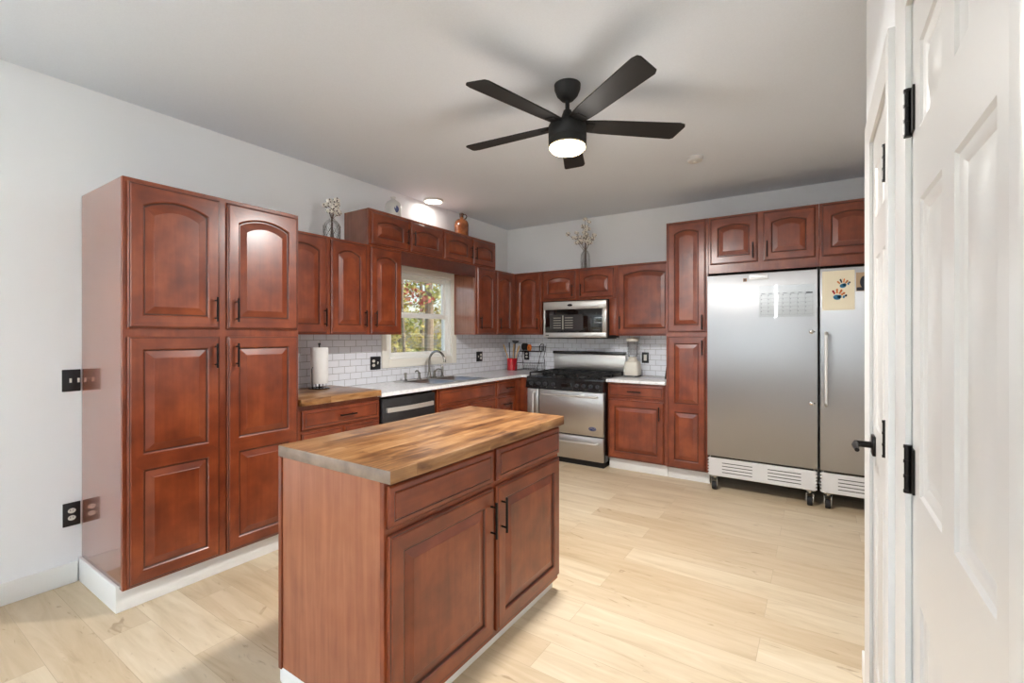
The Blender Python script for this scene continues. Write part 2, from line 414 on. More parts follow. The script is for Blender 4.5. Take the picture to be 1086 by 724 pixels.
# kitchen window
wf = MB(); y0, y1, z0, z1 = WO; c = .08
for lo, hi in (((0, y0 - c - .002, z0 - c), (.018, y0, z1 + c)), ((0, y1, z0 - c), (.018, y1 + c, z1 + c)), ((0, y0 + .0002, z1), (.018, y1 - .0002, z1 + c)), ((0, y0 + .0002, z0 - c), (.018, y1 - .0002, z0))):
    wf.box(lo, hi, CASING, .004)
win = struct(wf.build('window_1'))
m = MB()
for lo, hi in (((-.12, y0, z0), (0, y0 + .022, z1)), ((-.12, y1 - .022, z0), (0, y1, z1)), ((-.12, y0 + .022, z1 - .022), (0, y1 - .022, z1)), ((-.12, y0 + .022, z0), (.004, y1 - .022, z0 + .02))):
    m.box(lo, hi, VINYL, .002)
m.build('jamb', win)
def sash(nm, x, a0, a1, b0, b1, w=.042):
    m = MB()
    for lo, hi in (((x - .03, a0, b0), (x, a0 + w, b1)), ((x - .03, a1 - w, b0), (x, a1, b1)), ((x - .03, a0 + w, b0), (x, a1 - w, b0 + w)), ((x - .03, a0 + w, b1 - w), (x, a1 - w, b1))):
        m.box(lo, hi, VINYL, .003)
    s = m.build(nm, win)
    MB().box((x - .018, a0 + w - .004, b0 + w - .004), (x - .012, a1 - w + .004, b1 - w + .004), PANE).build('pane', s)
sash('lower_sash', -.025, y0 + .022, y1 - .022, z0 + .02, 1.575)
sash('upper_sash', -.06, y0 + .022, y1 - .022, 1.545, z1 - .022)
MB().box((-.022, -1.62, 1.576), (-.004, -1.56, 1.592), VINYL, .003).build('sash_lock', win)

# unseen rear and side windows, added behind the camera to brighten the room
def far_window(name, horiz, lo, hi, n):
    m = MB(); w = .05
    L = hi[0] - lo[0]
    def bar(a0, b0, a1, b1):
        if horiz: m.box((a0, YB - .08, b0), (a1, YB - .04, b1), VINYL)
        else: m.box((-.10, a0, b0), (-.06, a1, b1), VINYL)
    bar(lo[0], lo[1], hi[0], lo[1] + w); bar(lo[0], hi[1] - w, hi[0], hi[1])
    for k in range(n + 1):
        a = lo[0] + (L - w) * k / n; bar(a, lo[1] + w, a + w, hi[1] - w)
    struct(m.build(name, smooth=0))
far_window('added_window_2', True, (.4, 1.2), (6.0, 2.52), 5)
far_window('added_window_3', False, (-7.3, .6), (-5.4, 2.5), 2)

# ------------------------------------------------------------------ six-panel closet doors with casings
def six_panel(name, ya, yb, stile, mull):
    """closed door in the right wall, face at x = RW; panels recessed with sloped sticking"""
    m = MB(); w = yb - ya; x0 = RW + .001; th = .035
    cols = [(ya + stile, ya + w / 2 - mull / 2), (ya + w / 2 + mull / 2, yb - stile)]
    rows = [(.24, .845), (1.05, 1.62), (1.755, DH - .11)]
    ys = sorted({ya, yb, *[v for c_ in cols for v in c_]}); zs = sorted({.008, DH, *[v for r_ in rows for v in r_]})
    for i in range(len(ys) - 1):
        for j in range(len(zs) - 1):
            a, b, p, q = ys[i], ys[i + 1], zs[j], zs[j + 1]
            if (a, b) in cols and (p, q) in rows:
                loops = [(0, 0), (.006, .0045), (.014, .0055), (.024, .010), (.034, .010), (.058, .003)]
                vs = []; fs = []
                for ins, d in loops: vs += [(x0 + d, a + ins, p + ins), (x0 + d, b - ins, p + ins), (x0 + d, b - ins, q - ins), (x0 + d, a + ins, q - ins)]
                for l in range(len(loops) - 1):
                    for k in range(4): fs.append((l * 4 + k, l * 4 + (k + 1) % 4, l * 4 + 4 + (k + 1) % 4, l * 4 + 4 + k))
                l = (len(loops) - 1) * 4; fs.append((l, l + 1, l + 2, l + 3)); m.add(vs, fs, DOORW)
            else:
                m.add([(x0, a, p), (x0, b, p), (x0, b, q), (x0, a, q)], [(0, 1, 2, 3)], DOORW)
    # edges and back
    X1 = x0 + th
    m.add([(x0, ya, .008), (x0, yb, .008), (x0, yb, DH), (x0, ya, DH), (X1, ya, .008), (X1, yb, .008), (X1, yb, DH), (X1, ya, DH)],
          [(0, 1, 5, 4), (1, 2, 6, 5), (2, 3, 7, 6), (3, 0, 4, 7), (4, 5, 6, 7)], DOORW)
    d = struct(m.build(name, smooth=20, fix=False))
    return d
def hinge(door, y, z, out=.007):
    m = MB(); m.lathe([(.006, -.046), (.006, .046)], HANDLE, 12, T((RW - out, y, z)))
    for zz in (-.048, -.016, .016, .048): m.lathe([(.0072, -.003), (.0072, .003)], HANDLE, 12, T((RW - out, y, z + zz * .96)))
    m.box((RW - .003, y - .030, z - .045), (RW + .0005, y, z + .045), HANDLE); m.build('hinge', door)
def casing(name, ya, yb):
    m = MB(); w = .085
    prof = [(0, 0), (0, -.010), (.012, -.0125), (.03, -.0145), (.058, -.018), (.072, -.0185), (.085, -.015), (.085, 0)]
    def run(p, q, o):       # p inner start, q inner end, o outward direction (mitred ends)
        vs = []
        for pt, oth, sgn in ((p, q, -1), (q, p, 1)):
            d = (Vector(q) - Vector(p)).normalized()
            for u, x in prof: 
                v = Vector(pt) + Vector(o) * u + d * (sgn * u if pt[2] > 1 else 0)
                vs.append((RW + x - .0002, v.y, v.z))
        n = len(prof); fs = [(k, (k + 1) % n, n + (k + 1) % n, n + k) for k in range(n)] + [tuple(range(n)), tuple(range(2 * n - 1, n - 1, -1))]
        m.add(vs, fs, WHITE)
    g = .006
    run((RW, yb + g, 0), (RW, yb + g, DH + g), (0, 1, 0)); run((RW, ya - g, 0), (RW, ya - g, DH + g), (0, -1, 0))
    run((RW, ya - g, DH + g), (RW, yb + g, DH + g), (0, 0, 1))
    # jamb lining
    m.box((RW + .0005, yb + .002, 0), (RW + .12, yb + .0115, DH + .0115), WHITE).box((RW + .0005, ya - .0115, 0), (RW + .12, ya - .002, DH + .0115), WHITE)
    m.box((RW + .0005, ya - .002, DH + .002), (RW + .12, yb + .002, DH + .0115), WHITE)
    struct(m.build(name, smooth=30))
d1 = six_panel('door_1', *D1, .075, .065); d2 = six_panel('door_2', *D2, .078, .078)
for z in (.32, 1.085, 1.815): hinge(d1, D1[0] - .001, z, .0125)
for z in (.32, 1.085, 1.815): hinge(d2, D2[1] + .001, z)
casing('trim_1', *D1); casing('trim_2', *D2)
m = MB(); ky = -3.088; kz = .985
m.box((RW - .009, ky - .03, kz - .033), (RW + .001, ky + .03, kz + .033), HANDLE, .003)
m.tube([(RW - .008, ky, kz), (RW - .056, ky, kz)], .011, HANDLE, 12)
m.tube([(RW - .05, ky + .012, kz), (RW - .056, ky - .03, kz), (RW - .054, ky - .10, kz - .002)], [.010, .0095, .007], HANDLE, 10)
m.build('lever_handle', d1)

# ------------------------------------------------------------------ cabinet parts (local: x along the front, -y towards the viewer, z up)
def resample_rect(x0, z0, x1, z1, n):
    top = [(x1 + (x0 - x1) * k / n, z1) for k in range(n + 1)]
    return [(x0, z0), (x1, z0)] + top
def arch_loop(x0, z0, x1, z1, rise, n):
    top = []
    for k in range(n + 1):
        u = k / n; x = x1 + (x0 - x1) * u; top.append((x, z1 + rise * (math.sin(PI * u) ** .8 if rise else 0)))
    return [(x0, z0), (x1, z0)] + top
def door_mesh(w, h, cells, rail=.058, th=.019, arch=0.0):
    """frame-and-raised-panel door; back at y=0, face at y=-th; cells = list of (z0, z1, rise) openings from the bottom"""
    m = MB(); N = 12
    def ring(la, lb, mats):
        n = len(la); vs = la + lb
        for k in range(n):
            if isinstance(mats, tuple): mat = mats[1] if (k == 0 or 2 <= k < n - 1) else mats[0]
            else: mat = mats
            m.add([la[k], la[(k + 1) % n], lb[(k + 1) % n], lb[k]], [(0, 1, 2, 3)], mat)
    def L(pts, y): return [(x, y, z) for x, z in pts]
    # outer edge profile
    o = 0.012
    R0 = L(resample_rect(0, 0, w, h, N), 0); R1 = L(resample_rect(0, 0, w, h, N), -th + .008)
    R2 = L(resample_rect(.004, .004, w - .004, h - .004, N), -th + .004); R3 = L(resample_rect(.0085, .0085, w - .0085, h - .0085, N), -th + .0035)
    R4 = L(resample_rect(o, o, w - o, h - o, N), -th)
    ring(R0, R1, (CH, CHH)); ring(R1, R2, (CH, CHH)); ring(R2, R3, GLAZE); ring(R3, R4, (CH, CHH))
    m.add(R0, [tuple(range(len(R0)))], CH)
    bounds = [o] + [(cells[i][1] + cells[i + 1][0]) / 2 for i in range(len(cells) - 1)] + [h - o]
    for i, (za, zb, rise) in enumerate(cells):
        cell = L(resample_rect(o, bounds[i], w - o, bounds[i + 1], N), -th)
        def lp(ins, y): return L(arch_loop(rail + ins, za + ins, w - rail - ins, zb - ins, rise * (1 - ins / .25), N), y)
        a0 = lp(0, -th); a1 = lp(.005, -th + .0035); a2 = lp(.009, -th + .010); a3 = lp(.013, -th + .010); b = min(.046, (w - 2 * rail) * .22, (zb - za) * .3)
        a4 = lp(b, -th + .0025); a5 = lp(b + .002, -th + .0015)
        ring(cell, a0, (CH, CHH)); ring(a0, a1, (CH, CHH)); ring(a1, a2, GLAZE); ring(a2, a3, GLAZE); ring(a3, a4, (CH, CHH)); ring(a4, a5, CH)
        m.add(a5, [tuple(range(len(a5)))], CH)
    return m
def drawer_mesh(w, h, th=.019):
    m = MB()
    prof = [(0, 0, 0), (0, 0, -th + .009), (.006, 0, -th + .0035), (.020, 0, -th + .002), (.024, 1, -th + .0045), (.028, 0, -th)]
    prev = None
    for ins, g, y in prof:
        cur = [(ins, y, ins), (w - ins, y, ins), (w - ins, y, h - ins), (ins, y, h - ins)]
        if prev:
            for k in range(4): m.add([prev[k], prev[(k + 1) % 4], cur[(k + 1) % 4], cur[k]], [(0, 1, 2, 3)], GLAZE if g else CHH)
        else: m.add(cur, [(0, 1, 2, 3)], CHH)
        prev = cur
    m.add(prev, [(0, 1, 2, 3)], CHH); return m
_hm = {}
def handle(parent, x, z, horiz=False, L=.135, y=-.019):
    k = (horiz, L)
    if k not in _hm:
        m = MB(); h = L / 2
        if horiz:
            m.tube([(-h, -.028, 0), (h, -.028, 0)], .0055, HANDLE, 10)
            for s in (-1, 1): m.tube([(s * h * .72, 0, 0), (s * h * .72, -.028, 0)], .0042, HANDLE, 8)
        else:
            m.tube([(0, -.028, -h), (0, -.028, h)], .0055, HANDLE, 10)
            for s in (-1, 1): m.tube([(0, 0, s * h * .72), (0, -.028, s * h * .72)], .0042, HANDLE, 8)
        o = m.build('handle', parent, (x, y, z)); _hm[k] = o.data; return o
    o = bpy.data.objects.new('handle', _hm[k]); COL.objects.link(o); o.parent = parent; o.location = (x, y, z); return o

def cabinet(name, label, cat, loc, rz, w, d, z0, z1, doors=(), drawers=(), toe=None, group=None, side=LAM, hollow=False, ff=True):
    """loc = wall-side left corner of the front's left end at the height z0. doors: (x0,x1,za,zb,cells,handle) with absolute z"""
    t = thing(name, label, cat, (loc[0], loc[1], 0 if toe else z0), rz, group)
    zo = 0 if toe else z0
    m = MB(); b0, b1 = z0 - zo, z1 - zo
    if hollow:
        m.box((0, -d + .019, b0), (.016, 0, b1), side).box((w - .016, -d + .019, b0), (w, 0, b1), side).box((.016, -d + .019, b0), (w - .016, 0, b0 + .016), side).box((.016, -.008, b0 + .016), (w - .016, 0, b1), side)
    else: m.box((0, -d + .019, b0), (w, 0, b1), side, .0015, 1)
    m.build('carcass', t)
    if ff: MB().box((0, -d, b0), (w, -d + .0188, b1), CH, .0015, 1).build('face_frame', t)
    for x0, x1, za, zb, cells, hd in doors:
        cw, ch = x1 - x0, zb - za
        dm = door_mesh(cw, ch, [(a - za, b - za, r) for a, b, r in cells], rail=min(.058, cw * .19))
        dd = dm.build('door', t, (x0, -d - .0005, za - zo), smooth=28)
        if hd: handle(dd, hd[0] - x0, hd[1] - za)
    for x0, x1, za, zb, hd in drawers:
        dd = drawer_mesh(x1 - x0, zb - za).build('drawer_front', t, (x0, -d - .0005, za - zo), smooth=28)
        if hd: handle(dd, hd[0] - x0, hd[1] - za, True)
    if toe:
        m = MB()
        for lo, hi in toe: m.box(lo, hi, TOEW, .003)
        m.build('toe_kick', t)
    return t
def arched(za, zb, rise=.035): return [(za + .062, zb - .062 - rise, rise)]
L90 = PI / 2
WG = 'wall cabinets on the left wall'; BG = 'wall cabinets on the back wall'

# tall pantry at the left: local x = y + 4.25
y0 = -4.25
def lx(y): return y - y0
cabinet('pantry_cabinet', 'tall four-door cherry pantry cabinet standing at the left wall', 'cabinet', (.002, y0, .114), L90, .913, .608, .114, 2.134,
        doors=[(lx(-4.232), lx(-3.816), 1.393, 2.112, arched(1.393, 2.112, .042), (lx(-3.842), 1.502)),
               (lx(-3.776), lx(-3.350), 1.393, 2.112, arched(1.393, 2.112, .042), (lx(-3.730), 1.502)),
               (lx(-4.232), lx(-3.816), .125, 1.352, [(.19, .69, 0), (.765, 1.29, 0)], (lx(-3.842), 1.245)),
               (lx(-3.776), lx(-3.350), .125, 1.352, [(.19, .69, 0), (.765, 1.29, 0)], (lx(-3.730), 1.245))],
        toe=[((-.014, -.555, 0), (.001, 0, .128)), ((-.014, -.57, 0), (.912, -.555, .128))])

# base cabinets along the left wall
y0 = -3.334
cabinet('drawer_base_cabinet', 'cherry base cabinet under the butcher block counter beside the pantry', 'cabinet', (.002, y0, .114), L90, .68, .588, .114, .893,
        drawers=[(lx(-3.306), lx(-2.672), .728, .858, (lx(-2.965), .795))],
        doors=[(lx(-3.306), lx(-3.000), .125, .706, [(.187, .644, 0)], (lx(-3.03), .60)), (lx(-2.972), lx(-2.672), .125, .706, [(.187, .644, 0)], (lx(-2.94), .60))],
        toe=[((0, -.53, 0), (.68, -.515, .113))], group='base cabinets')
y0 = -2.006
cabinet('sink_base_cabinet', 'cherry sink base cabinet with a long blank front, under the steel sink', 'cabinet', (.002, y0, .114), L90, .896, .588, .114, .883,
        drawers=[(lx(-1.985), lx(-1.135), .712, .858, None)],
        doors=[(lx(-1.985), lx(-1.572), .125, .692, [(.187, .63, 0)], (lx(-1.61), .60)), (lx(-1.548), lx(-1.135), .125, .692, [(.187, .63, 0)], (lx(-1.51), .60))],
        toe=[((0, -.53, 0), (.896, -.515, .113))], hollow=True, group='base cabinets')
y0 = -1.109
t = cabinet('drawer_base_cabinet', 'narrow cherry base cabinet with one drawer over one door, left of the range', 'cabinet', (.002, y0, .114), L90, .388, .588, .114, .883,
        drawers=[(lx(-1.09), lx(-.742), .712, .858, (lx(-.885), .79))],
        doors=[(lx(-1.09), lx(-.742), .125, .692, [(.187, .63, 0)], None)],
        toe=[((0, -.53, 0), (.388, -.515, .113))], group='base cabinets')
hd = [c_ for c_ in t.children if c_.name.startswith('door')][0]; handle(hd, .165, .49, True, .15)
t = thing('corner_base_cabinet', 'plain cherry corner filler cabinet between narrow drawer base and range', 'cabinet', (.002, -.002, 0), 0, 'base cabinets')
MB().prism([(0, 0), (.695, 0), (.695, -.60), (.575, -.60), (.575, -.716), (0, -.716)], .114, .883, LAM).build('carcass', t)
MB().box((.5755, -.716, .114), (.588, -.602, .883), CH, .001).box((.5755, -.6125, .114), (.695, -.6005, .883), CH, .001).build('filler_strip', t)
MB().box((.50, -.716, 0), (.515, -.53, .113), TOEW).box((.50, -.53, 0), (.695, -.515, .113), TOEW).build('toe_kick', t)
# base right of the range
cabinet('drawer_base_cabinet', 'cherry base cabinet with one drawer over a square door, right of range', 'cabinet', (1.633, -.002, .114), 0, .588, .588, .114, .883,
        drawers=[(.012, .566, .735, .866, (.285, .80))], doors=[(.012, .566, .122, .712, [(.186, .648, 0)], (.525, .605))],
        toe=[((0, -.548, 0), (.588, -.533, .113))], group='base cabinets')
# tall pantry at the right
cabinet('pantry_cabinet', 'tall narrow two-door cherry pantry cabinet between range and freezer', 'cabinet', (2.224, -.002, .114), 0, .372, .608, .114, 2.415,
        doors=[(.016, .352, 1.386, 2.398, arched(1.386, 2.398, .03), (.325, 1.475)), (.016, .352, .122, 1.346, [(.188, .645, 0), (.715, 1.284, 0)], (.325, 1.245))],
        toe=[((0, -.548, 0), (.372, -.533, .113))])

# wall cabinets on the left wall
y0 = -3.334; up = arched(1.372, 2.093, .038)
cabinet('wall_cabinet', 'single-door cherry wall cabinet right next to the left pantry', 'cabinet', (.002, y0, 1.363), L90, .419, .318, 1.363, 2.108,
        doors=[(lx(-3.315), lx(-2.936), 1.372, 2.093, up, (lx(-2.958), 1.492))], group=WG)
y0 = -2.914
cabinet('wall_cabinet', 'two-door cherry wall cabinet left of the kitchen window', 'cabinet', (.002, y0, 1.363), L90, .742, .318, 1.363, 2.108,
        doors=[(lx(-2.899), lx(-2.566), 1.372, 2.093, up, (lx(-2.589), 1.492)), (lx(-2.524), lx(-2.186), 1.372, 2.093, up, (lx(-2.485), 1.492))], group=WG)
y0 = -1.101
cabinet('wall_cabinet', 'single-door cherry wall cabinet right of the kitchen window', 'cabinet', (.002, y0, 1.363), L90, .374, .318, 1.363, 2.108,
        doors=[(lx(-1.080), lx(-.742), 1.372, 2.093, up, (lx(-1.045), 1.492))], group=WG)
# corner unit: L-shaped carcass, one door on each wall
t = thing('corner_wall_cabinet', 'L-shaped cherry corner wall cabinet with one narrow door on each wall', 'cabinet', (.002, -.002, 1.363))
MB().prism([(0, 0), (.702, 0), (.702, -.318), (.318, -.318), (.318, -.722), (0, -.722)], 0, .745, CH).build('carcass', t)
d = door_mesh(.33, .721, [(a - 1.372, b - 1.372, r) for a, b, r in up]).build('door', t, (.3185, -.708, .009), smooth=28); d.rotation_euler = (0, 0, L90); handle(d, .035, .12)
d = door_mesh(.345, .721, [(a - 1.372, b - 1.372, r) for a, b, r in up]).build('door', t, (.342, -.3185, .009), smooth=28); handle(d, .315, .12)
# bridge cabinets over the window
for y0, hs, lab in ((-2.535, (-2.125, -2.045), 'short two-door cherry bridge cabinet above the window, under the white jug'), (-1.632, (-1.205, -1.130), 'short two-door cherry bridge cabinet above the window, under the brown jug')):
    ds = [(y0 + .021, y0 + .432), (y0 + .468, y0 + .889)] if y0 < -2 else [(y0 + .016, y0 + .446), (y0 + .478, y0 + .886)]
    cabinet('bridge_cabinet', lab, 'cabinet', (.002, y0, 2.11), L90, .902, .318, 2.11, 2.415,
            doors=[(lx(a), lx(b), 2.122, 2.388, [(2.178, 2.305, .028)], (lx(hy), 2.235)) for (a, b), hy in zip(ds, hs)], group='bridge cabinets above the window')
tag(MB().box((.30, -2.171, 1.985), (.32, -1.102, 2.109), BOARD, .001).build('valance_board'), 'plain dark cherry valance board running across the window top', 'valance')
# wall cabinets on the back wall
cabinet('wall_cabinet', 'short two-door cherry wall cabinet above the microwave', 'cabinet', (.706, -.002, 1.752), 0, .908, .318, 1.752, 2.108,
        doors=[(.022, .432, 1.772, 2.085, [(1.83, 1.995, .03)], (.405, 1.86)), (.480, .888, 1.772, 2.085, [(1.83, 1.995, .03)], (.512, 1.86))], group=BG)
t = cabinet('wall_cabinet', 'wide single-door cherry wall cabinet above the blender', 'cabinet', (1.616, -.002, 1.352), 0, .606, .318, 1.352, 2.108,
        doors=[(.028, .585, 1.362, 2.093, arched(1.362, 2.093, .032), (.055, 1.49))], group=BG)
tag(MB().box((1.541, -.32, 1.358), (1.614, -.30, 1.750), CH, .001).box((1.541, -.30, 1.358), (1.614, -.01, 1.368), BLACKM).build('filler_panel'), 'vertical cherry filler panel at the right of the microwave', 'panel')
cabinet('wall_cabinet', 'two-door cherry cabinet above the steel freezer', 'cabinet', (2.598, -.002, 1.91), 0, .832, .608, 1.91, 2.415,
        doors=[(.018, .394, 1.988, 2.398, [(2.05, 2.31, .028)], (.362, 2.085)), (.438, .810, 1.988, 2.398, [(2.05, 2.31, .028)], (.468, 2.085))], group='cabinets over the refrigerators')
cabinet('wall_cabinet', 'two-door cherry cabinet above the fridge with the handprint art', 'cabinet', (3.432, -.002, 1.91), 0, .832, .608, 1.91, 2.415,
        doors=[(.018, .394, 1.988, 2.398, [(2.05, 2.31, .028)], (.362, 2.085)), (.438, .810, 1.988, 2.398, [(2.05, 2.31, .028)], (.468, 2.085))], group='cabinets over the refrigerators')

# ------------------------------------------------------------------ counters
def slab(name, boxes, mat, label, cat='countertop', bev=.004):
    m = MB()
    for lo, hi in boxes: m.box(lo, hi, mat, bev)
    return tag(m.build(name), label, cat)
slab('butcher_block_counter', [((.009, -3.334, .8945), (.636, -2.672, .940))], BUTCHER, 'short brown butcher block countertop beside the left pantry')
SK = (.075, .575, -2.02, -1.245)       # sink cut-out x0 x1 y0 y1
slab('quartz_countertop', [((.009, -2.670, .8845), (SK[0], -.009, .914)), ((SK[1], -2.670, .8845), (.636, -.645, .914)), ((SK[0], -2.670, .8845), (SK[1], SK[2], .914)), ((SK[0], SK[3], .8845), (SK[1], -.009, .914)), ((SK[1], -.645, .8845), (.708, -.009, .914))],
     QUARTZ, 'long white quartz countertop holding the sink along the left wall', bev=0)
slab('quartz_countertop', [((1.631, -.64, .8845), (2.221, -.009, .914))], QUARTZ, 'short white quartz countertop with the blender, right of range', bev=.003)

# sink
t = thing('sink', 'stainless steel double-bowl drop-in sink in the white countertop', 'sink', (0, 0, .914))
m = MB(); xa, xb, ya, yb = SK[0] - .012, SK[1] + .012, SK[2] - .012, SK[3] + .012
bowls = [(.15, .55, -1.995, -1.655), (.15, .55, -1.615, -1.27)]
# rim plate as strips around the bowls
for lo, hi in (((xa, ya), (.15, yb)), ((.55, ya), (xb, yb)), ((.15, ya), (.55, -1.995)), ((.15, -1.655), (.55, -1.615)), ((.15, -1.27), (.55, yb))):
    m.box((lo[0], lo[1], .0005), (hi[0], hi[1], .006), SINKST)
m.build('rim', t)
for bx0, bx1, by0, by1 in bowls:
    bm = bmesh.new(); bmesh.ops.create_cube(bm, size=1)
    for v in bm.verts: v.co = Vector(((bx0 + bx1) / 2 + v.co.x * (bx1 - bx0) * (1 if v.co.z > 0 else .9), (by0 + by1) / 2 + v.co.y * (by1 - by0) * (1 if v.co.z > 0 else .9), -.085 + v.co.z * .17 + .004))
    top = [f for f in bm.faces if all(v.co.z > 0 for v in f.verts)]; bmesh.ops.delete(bm, geom=top, context='FACES')
    ed = [e_ for e_ in bm.edges if not e_.is_boundary]; bmesh.ops.bevel(bm, geom=ed, offset=.03, segments=4, profile=.5, affect='EDGES')
    o = MB().bm(bm, SINKST).build('bowl', t, fix=False)
    md = o.modifiers.new('thickness', 'SOLIDIFY'); md.thickness = .0015
t = thing('faucet', 'gooseneck brushed nickel faucet behind the sink', 'faucet', (.112, -1.60, .9205))
m = MB(); m.lathe([(.03, 0), (.03, .006), (.02, .014), (.016, .05), (.0135, .06)], CHROME, 24); m.build('base', t)
pts = [(0, 0, .04), (0, 0, .17)] + [(.105 - .105 * math.cos(a), 0, .17 + .105 * math.sin(a)) for a in [PI * k / 14 for k in range(1, 13)]] + [(.208, 0, .185)]
MB().tube(pts, .0115, CHROME, 14).build('spout', t); MB().lathe([(.014, 0), (.014, .022)], CHROME, 16, T((.208, 0, .167))).build('aerator', t)
def lever_valve(y, lab, flip):
    t = thing('faucet_lever', lab, 'faucet', (.115, y, .9205), 0, 'faucet levers')
    MB().lathe([(.024, 0), (.024, .005), (.016, .012), (.013, .05), (.016, .062), (.006, .07)], CHROME, 20).build('valve_body', t)
    MB().tube([(0, 0, .062), (.01, flip * .03, .085), (.015, flip * .055, .088), (.018, flip * .075, .078)], [.008, .0075, .007, .005], CHROME, 10).build('lever', t)
lever_valve(-1.745, 'nickel lever valve left of the gooseneck spout', -1)
lever_valve(-1.525, 'nickel lever valve right of the gooseneck spout', 1)
t = thing('side_sprayer', 'upright nickel side sprayer at the right of the faucet', 'sprayer', (.112, -1.405, .9205))
MB().lathe([(.022, 0), (.022, .006), (.014, .014), (.014, .03)], CHROME, 20).build('base', t)
MB().lathe([(.012, .031), (.015, .05), (.015, .10), (.012, .115), (.008, .13)], CHROME, 18).build('spray_head', t)
t = thing('soap_dispenser', 'small nickel soap dispenser at the left end of sink', 'dispenser', (.112, -1.925, .9205))
MB().lathe([(.019, 0), (.019, .005), (.012, .012), (.012, .055), (.014, .062), (.014, .075)], CHROME, 20).build('body', t)

# dishwasher
t = thing('dishwasher', 'slate steel dishwasher with a bar handle under the white countertop', 'dishwasher', (.002, -2.648, 0), L90)
MB().box((.004, -.575, .012), (.596, -.03, .872), BLACK).build('tub', t)
MB().box((.008, -.612, .11), (.592, -.576, .858), DWST, .004).build('door', t)
m = MB(); pr = [(.04 + .52 * k / 10, -.630 - .016 * math.sin(PI * k / 10), .770) for k in range(11)]
for k in range(10):
    a, b = pr[k], pr[k + 1]
    m.add([(a[0], a[1], .752), (b[0], b[1], .752), (b[0], b[1], .788), (a[0], a[1], .788), (a[0], a[1] + .012, .752), (b[0], b[1] + .012, .752), (b[0], b[1] + .012, .788), (a[0], a[1] + .012, .788)],
          [(0, 1, 2, 3), (4, 7, 6, 5), (0, 4, 5, 1), (3, 2, 6, 7)], SATIN)
m.box((.04, -.63, .752), (.055, -.612, .788), SATIN).box((.545, -.63, .752), (.56, -.612, .788), SATIN); m.build('handle', t)
MB().box((.008, -.545, .0), (.592, -.53, .105), BLACKM).build('toe_panel', t)

# ------------------------------------------------------------------ island
IX0, IX1, IY0, IY1 = 1.660, 2.261, -4.066, -2.878
t = thing('kitchen_island', 'cherry kitchen island cabinet in the middle of the floor', 'kitchen island', (IX0, IY0, 0), L90)
w = IY1 - IY0; d = IX1 - IX0
def ly(y): return y - IY0
ZB = .060; ZT = .8825
MB().box((.0, -d + .02, ZB), (w, -.02, ZT), LAMI, .001, 1).build('carcass', t)
MB().box((-.006, -.0195, ZB - .004), (w + .004, 0, ZT), CH, .001, 1).build('back_panel', t)
MB().box((-.001, -d, ZB), (w + .001, -d + .0195, ZT), CH, .001, 1).build('face_frame', t)
for a, b, hy in ((-4.058, -3.482, -3.508), (-3.458, -2.884, -3.430)):
    dm = door_mesh(b - a, .622, [(.062, .560, 0)]); dd = dm.build('door', t, (ly(a), -d - .0005, .088), smooth=28); handle(dd, hy - a, .497, L=.15)
    drawer_mesh(b - a, .138).build('drawer_front', t, (ly(a), -d - .0005, .732), smooth=28)
m = MB()
for lo, hi in (((0, -d + .030, 0), (w - .0, -d + .045, ZB - .0005)), ((-.001, -d + .045, 0), (.014, -.012, ZB - .0005)), ((w - .014, -d + .045, 0), (w, -.012, ZB - .0005)), ((0, -.012, 0), (w, -.001, ZB - .005))): m.box(lo, hi, TOEW, .002)
m.build('toe_kick', t)
it = MB().box((1.655, -4.071, .883), (2.296, -2.866, .928), BUTCHER, .004).build('island_worktop'); it.data.materials.append(ENDG)
for p_ in it.data.polygons:
    if p_.normal.y < -.8: p_.material_index = 1
tag(it, 'large stained butcher block worktop lying on the kitchen island', 'countertop')

# ------------------------------------------------------------------ range
t = thing('gas_range', 'wide stainless gas range with black cooktop against the back wall', 'stove', (.716, -.012, 0))
RWD = .908
MB().box((.0, -.635, .062), (RWD, -.035, .872), BLACK, .002).build('body', t)
MB().box((.02, -.62, 0), (RWD - .02, -.05, .0615), BLACKM).build('base', t)
def bar_handle(par, p, q, out, mat=SATIN, r=.010):
    p = Vector(p); q = Vector(q); o = Vector((0, -out, 0)); d = (q - p).normalized()
    MB().tube([p, p + o * .6, p + o + d * .018, q + o - d * .018, q + o * .6, q], r, mat, 12).build('handle', par)
dr = MB().box((.006, -.668, .322), (.148, -.636, .770), STEEL, .006).build('warming_oven_door', t); bar_handle(dr, (.105, -.668, .46), (.105, -.668, .735), .05)
dr = MB().box((.160, -.668, .322), (.902, -.636, .770), STEEL, .006).build('oven_door', t); bar_handle(dr, (.205, -.668, .728), (.840, -.668, .728), .05)
m = MB(); m.lathe([(.001, 0), (.042, 0), (.042, .003), (.038, .0045), (.001, .0045)], BLUEP, 28, T((.785, -.668, .398)) @ R(90, 'X') @ Matrix.Diagonal((1, .52, 1, 1)), cap=False)
m.tube([(.785 + .034 * math.cos(a), -.6732, .398 + .017 * math.sin(a)) for a in [2 * PI * k / 24 for k in range(24)]], .0016, STEELB, 6, closed=True)
m.tube([(.758, -.6735, .400), (.775, -.6735, .405), (.795, -.6735, .397), (.812, -.6735, .401)], .0022, STEELB, 6); m.build('badge', dr)
dr = MB().box((.006, -.668, .066), (.902, -.636, .312), STEEL, .006).build('storage_drawer', t); bar_handle(dr, (.205, -.668, .250), (.840, -.668, .250), .045)
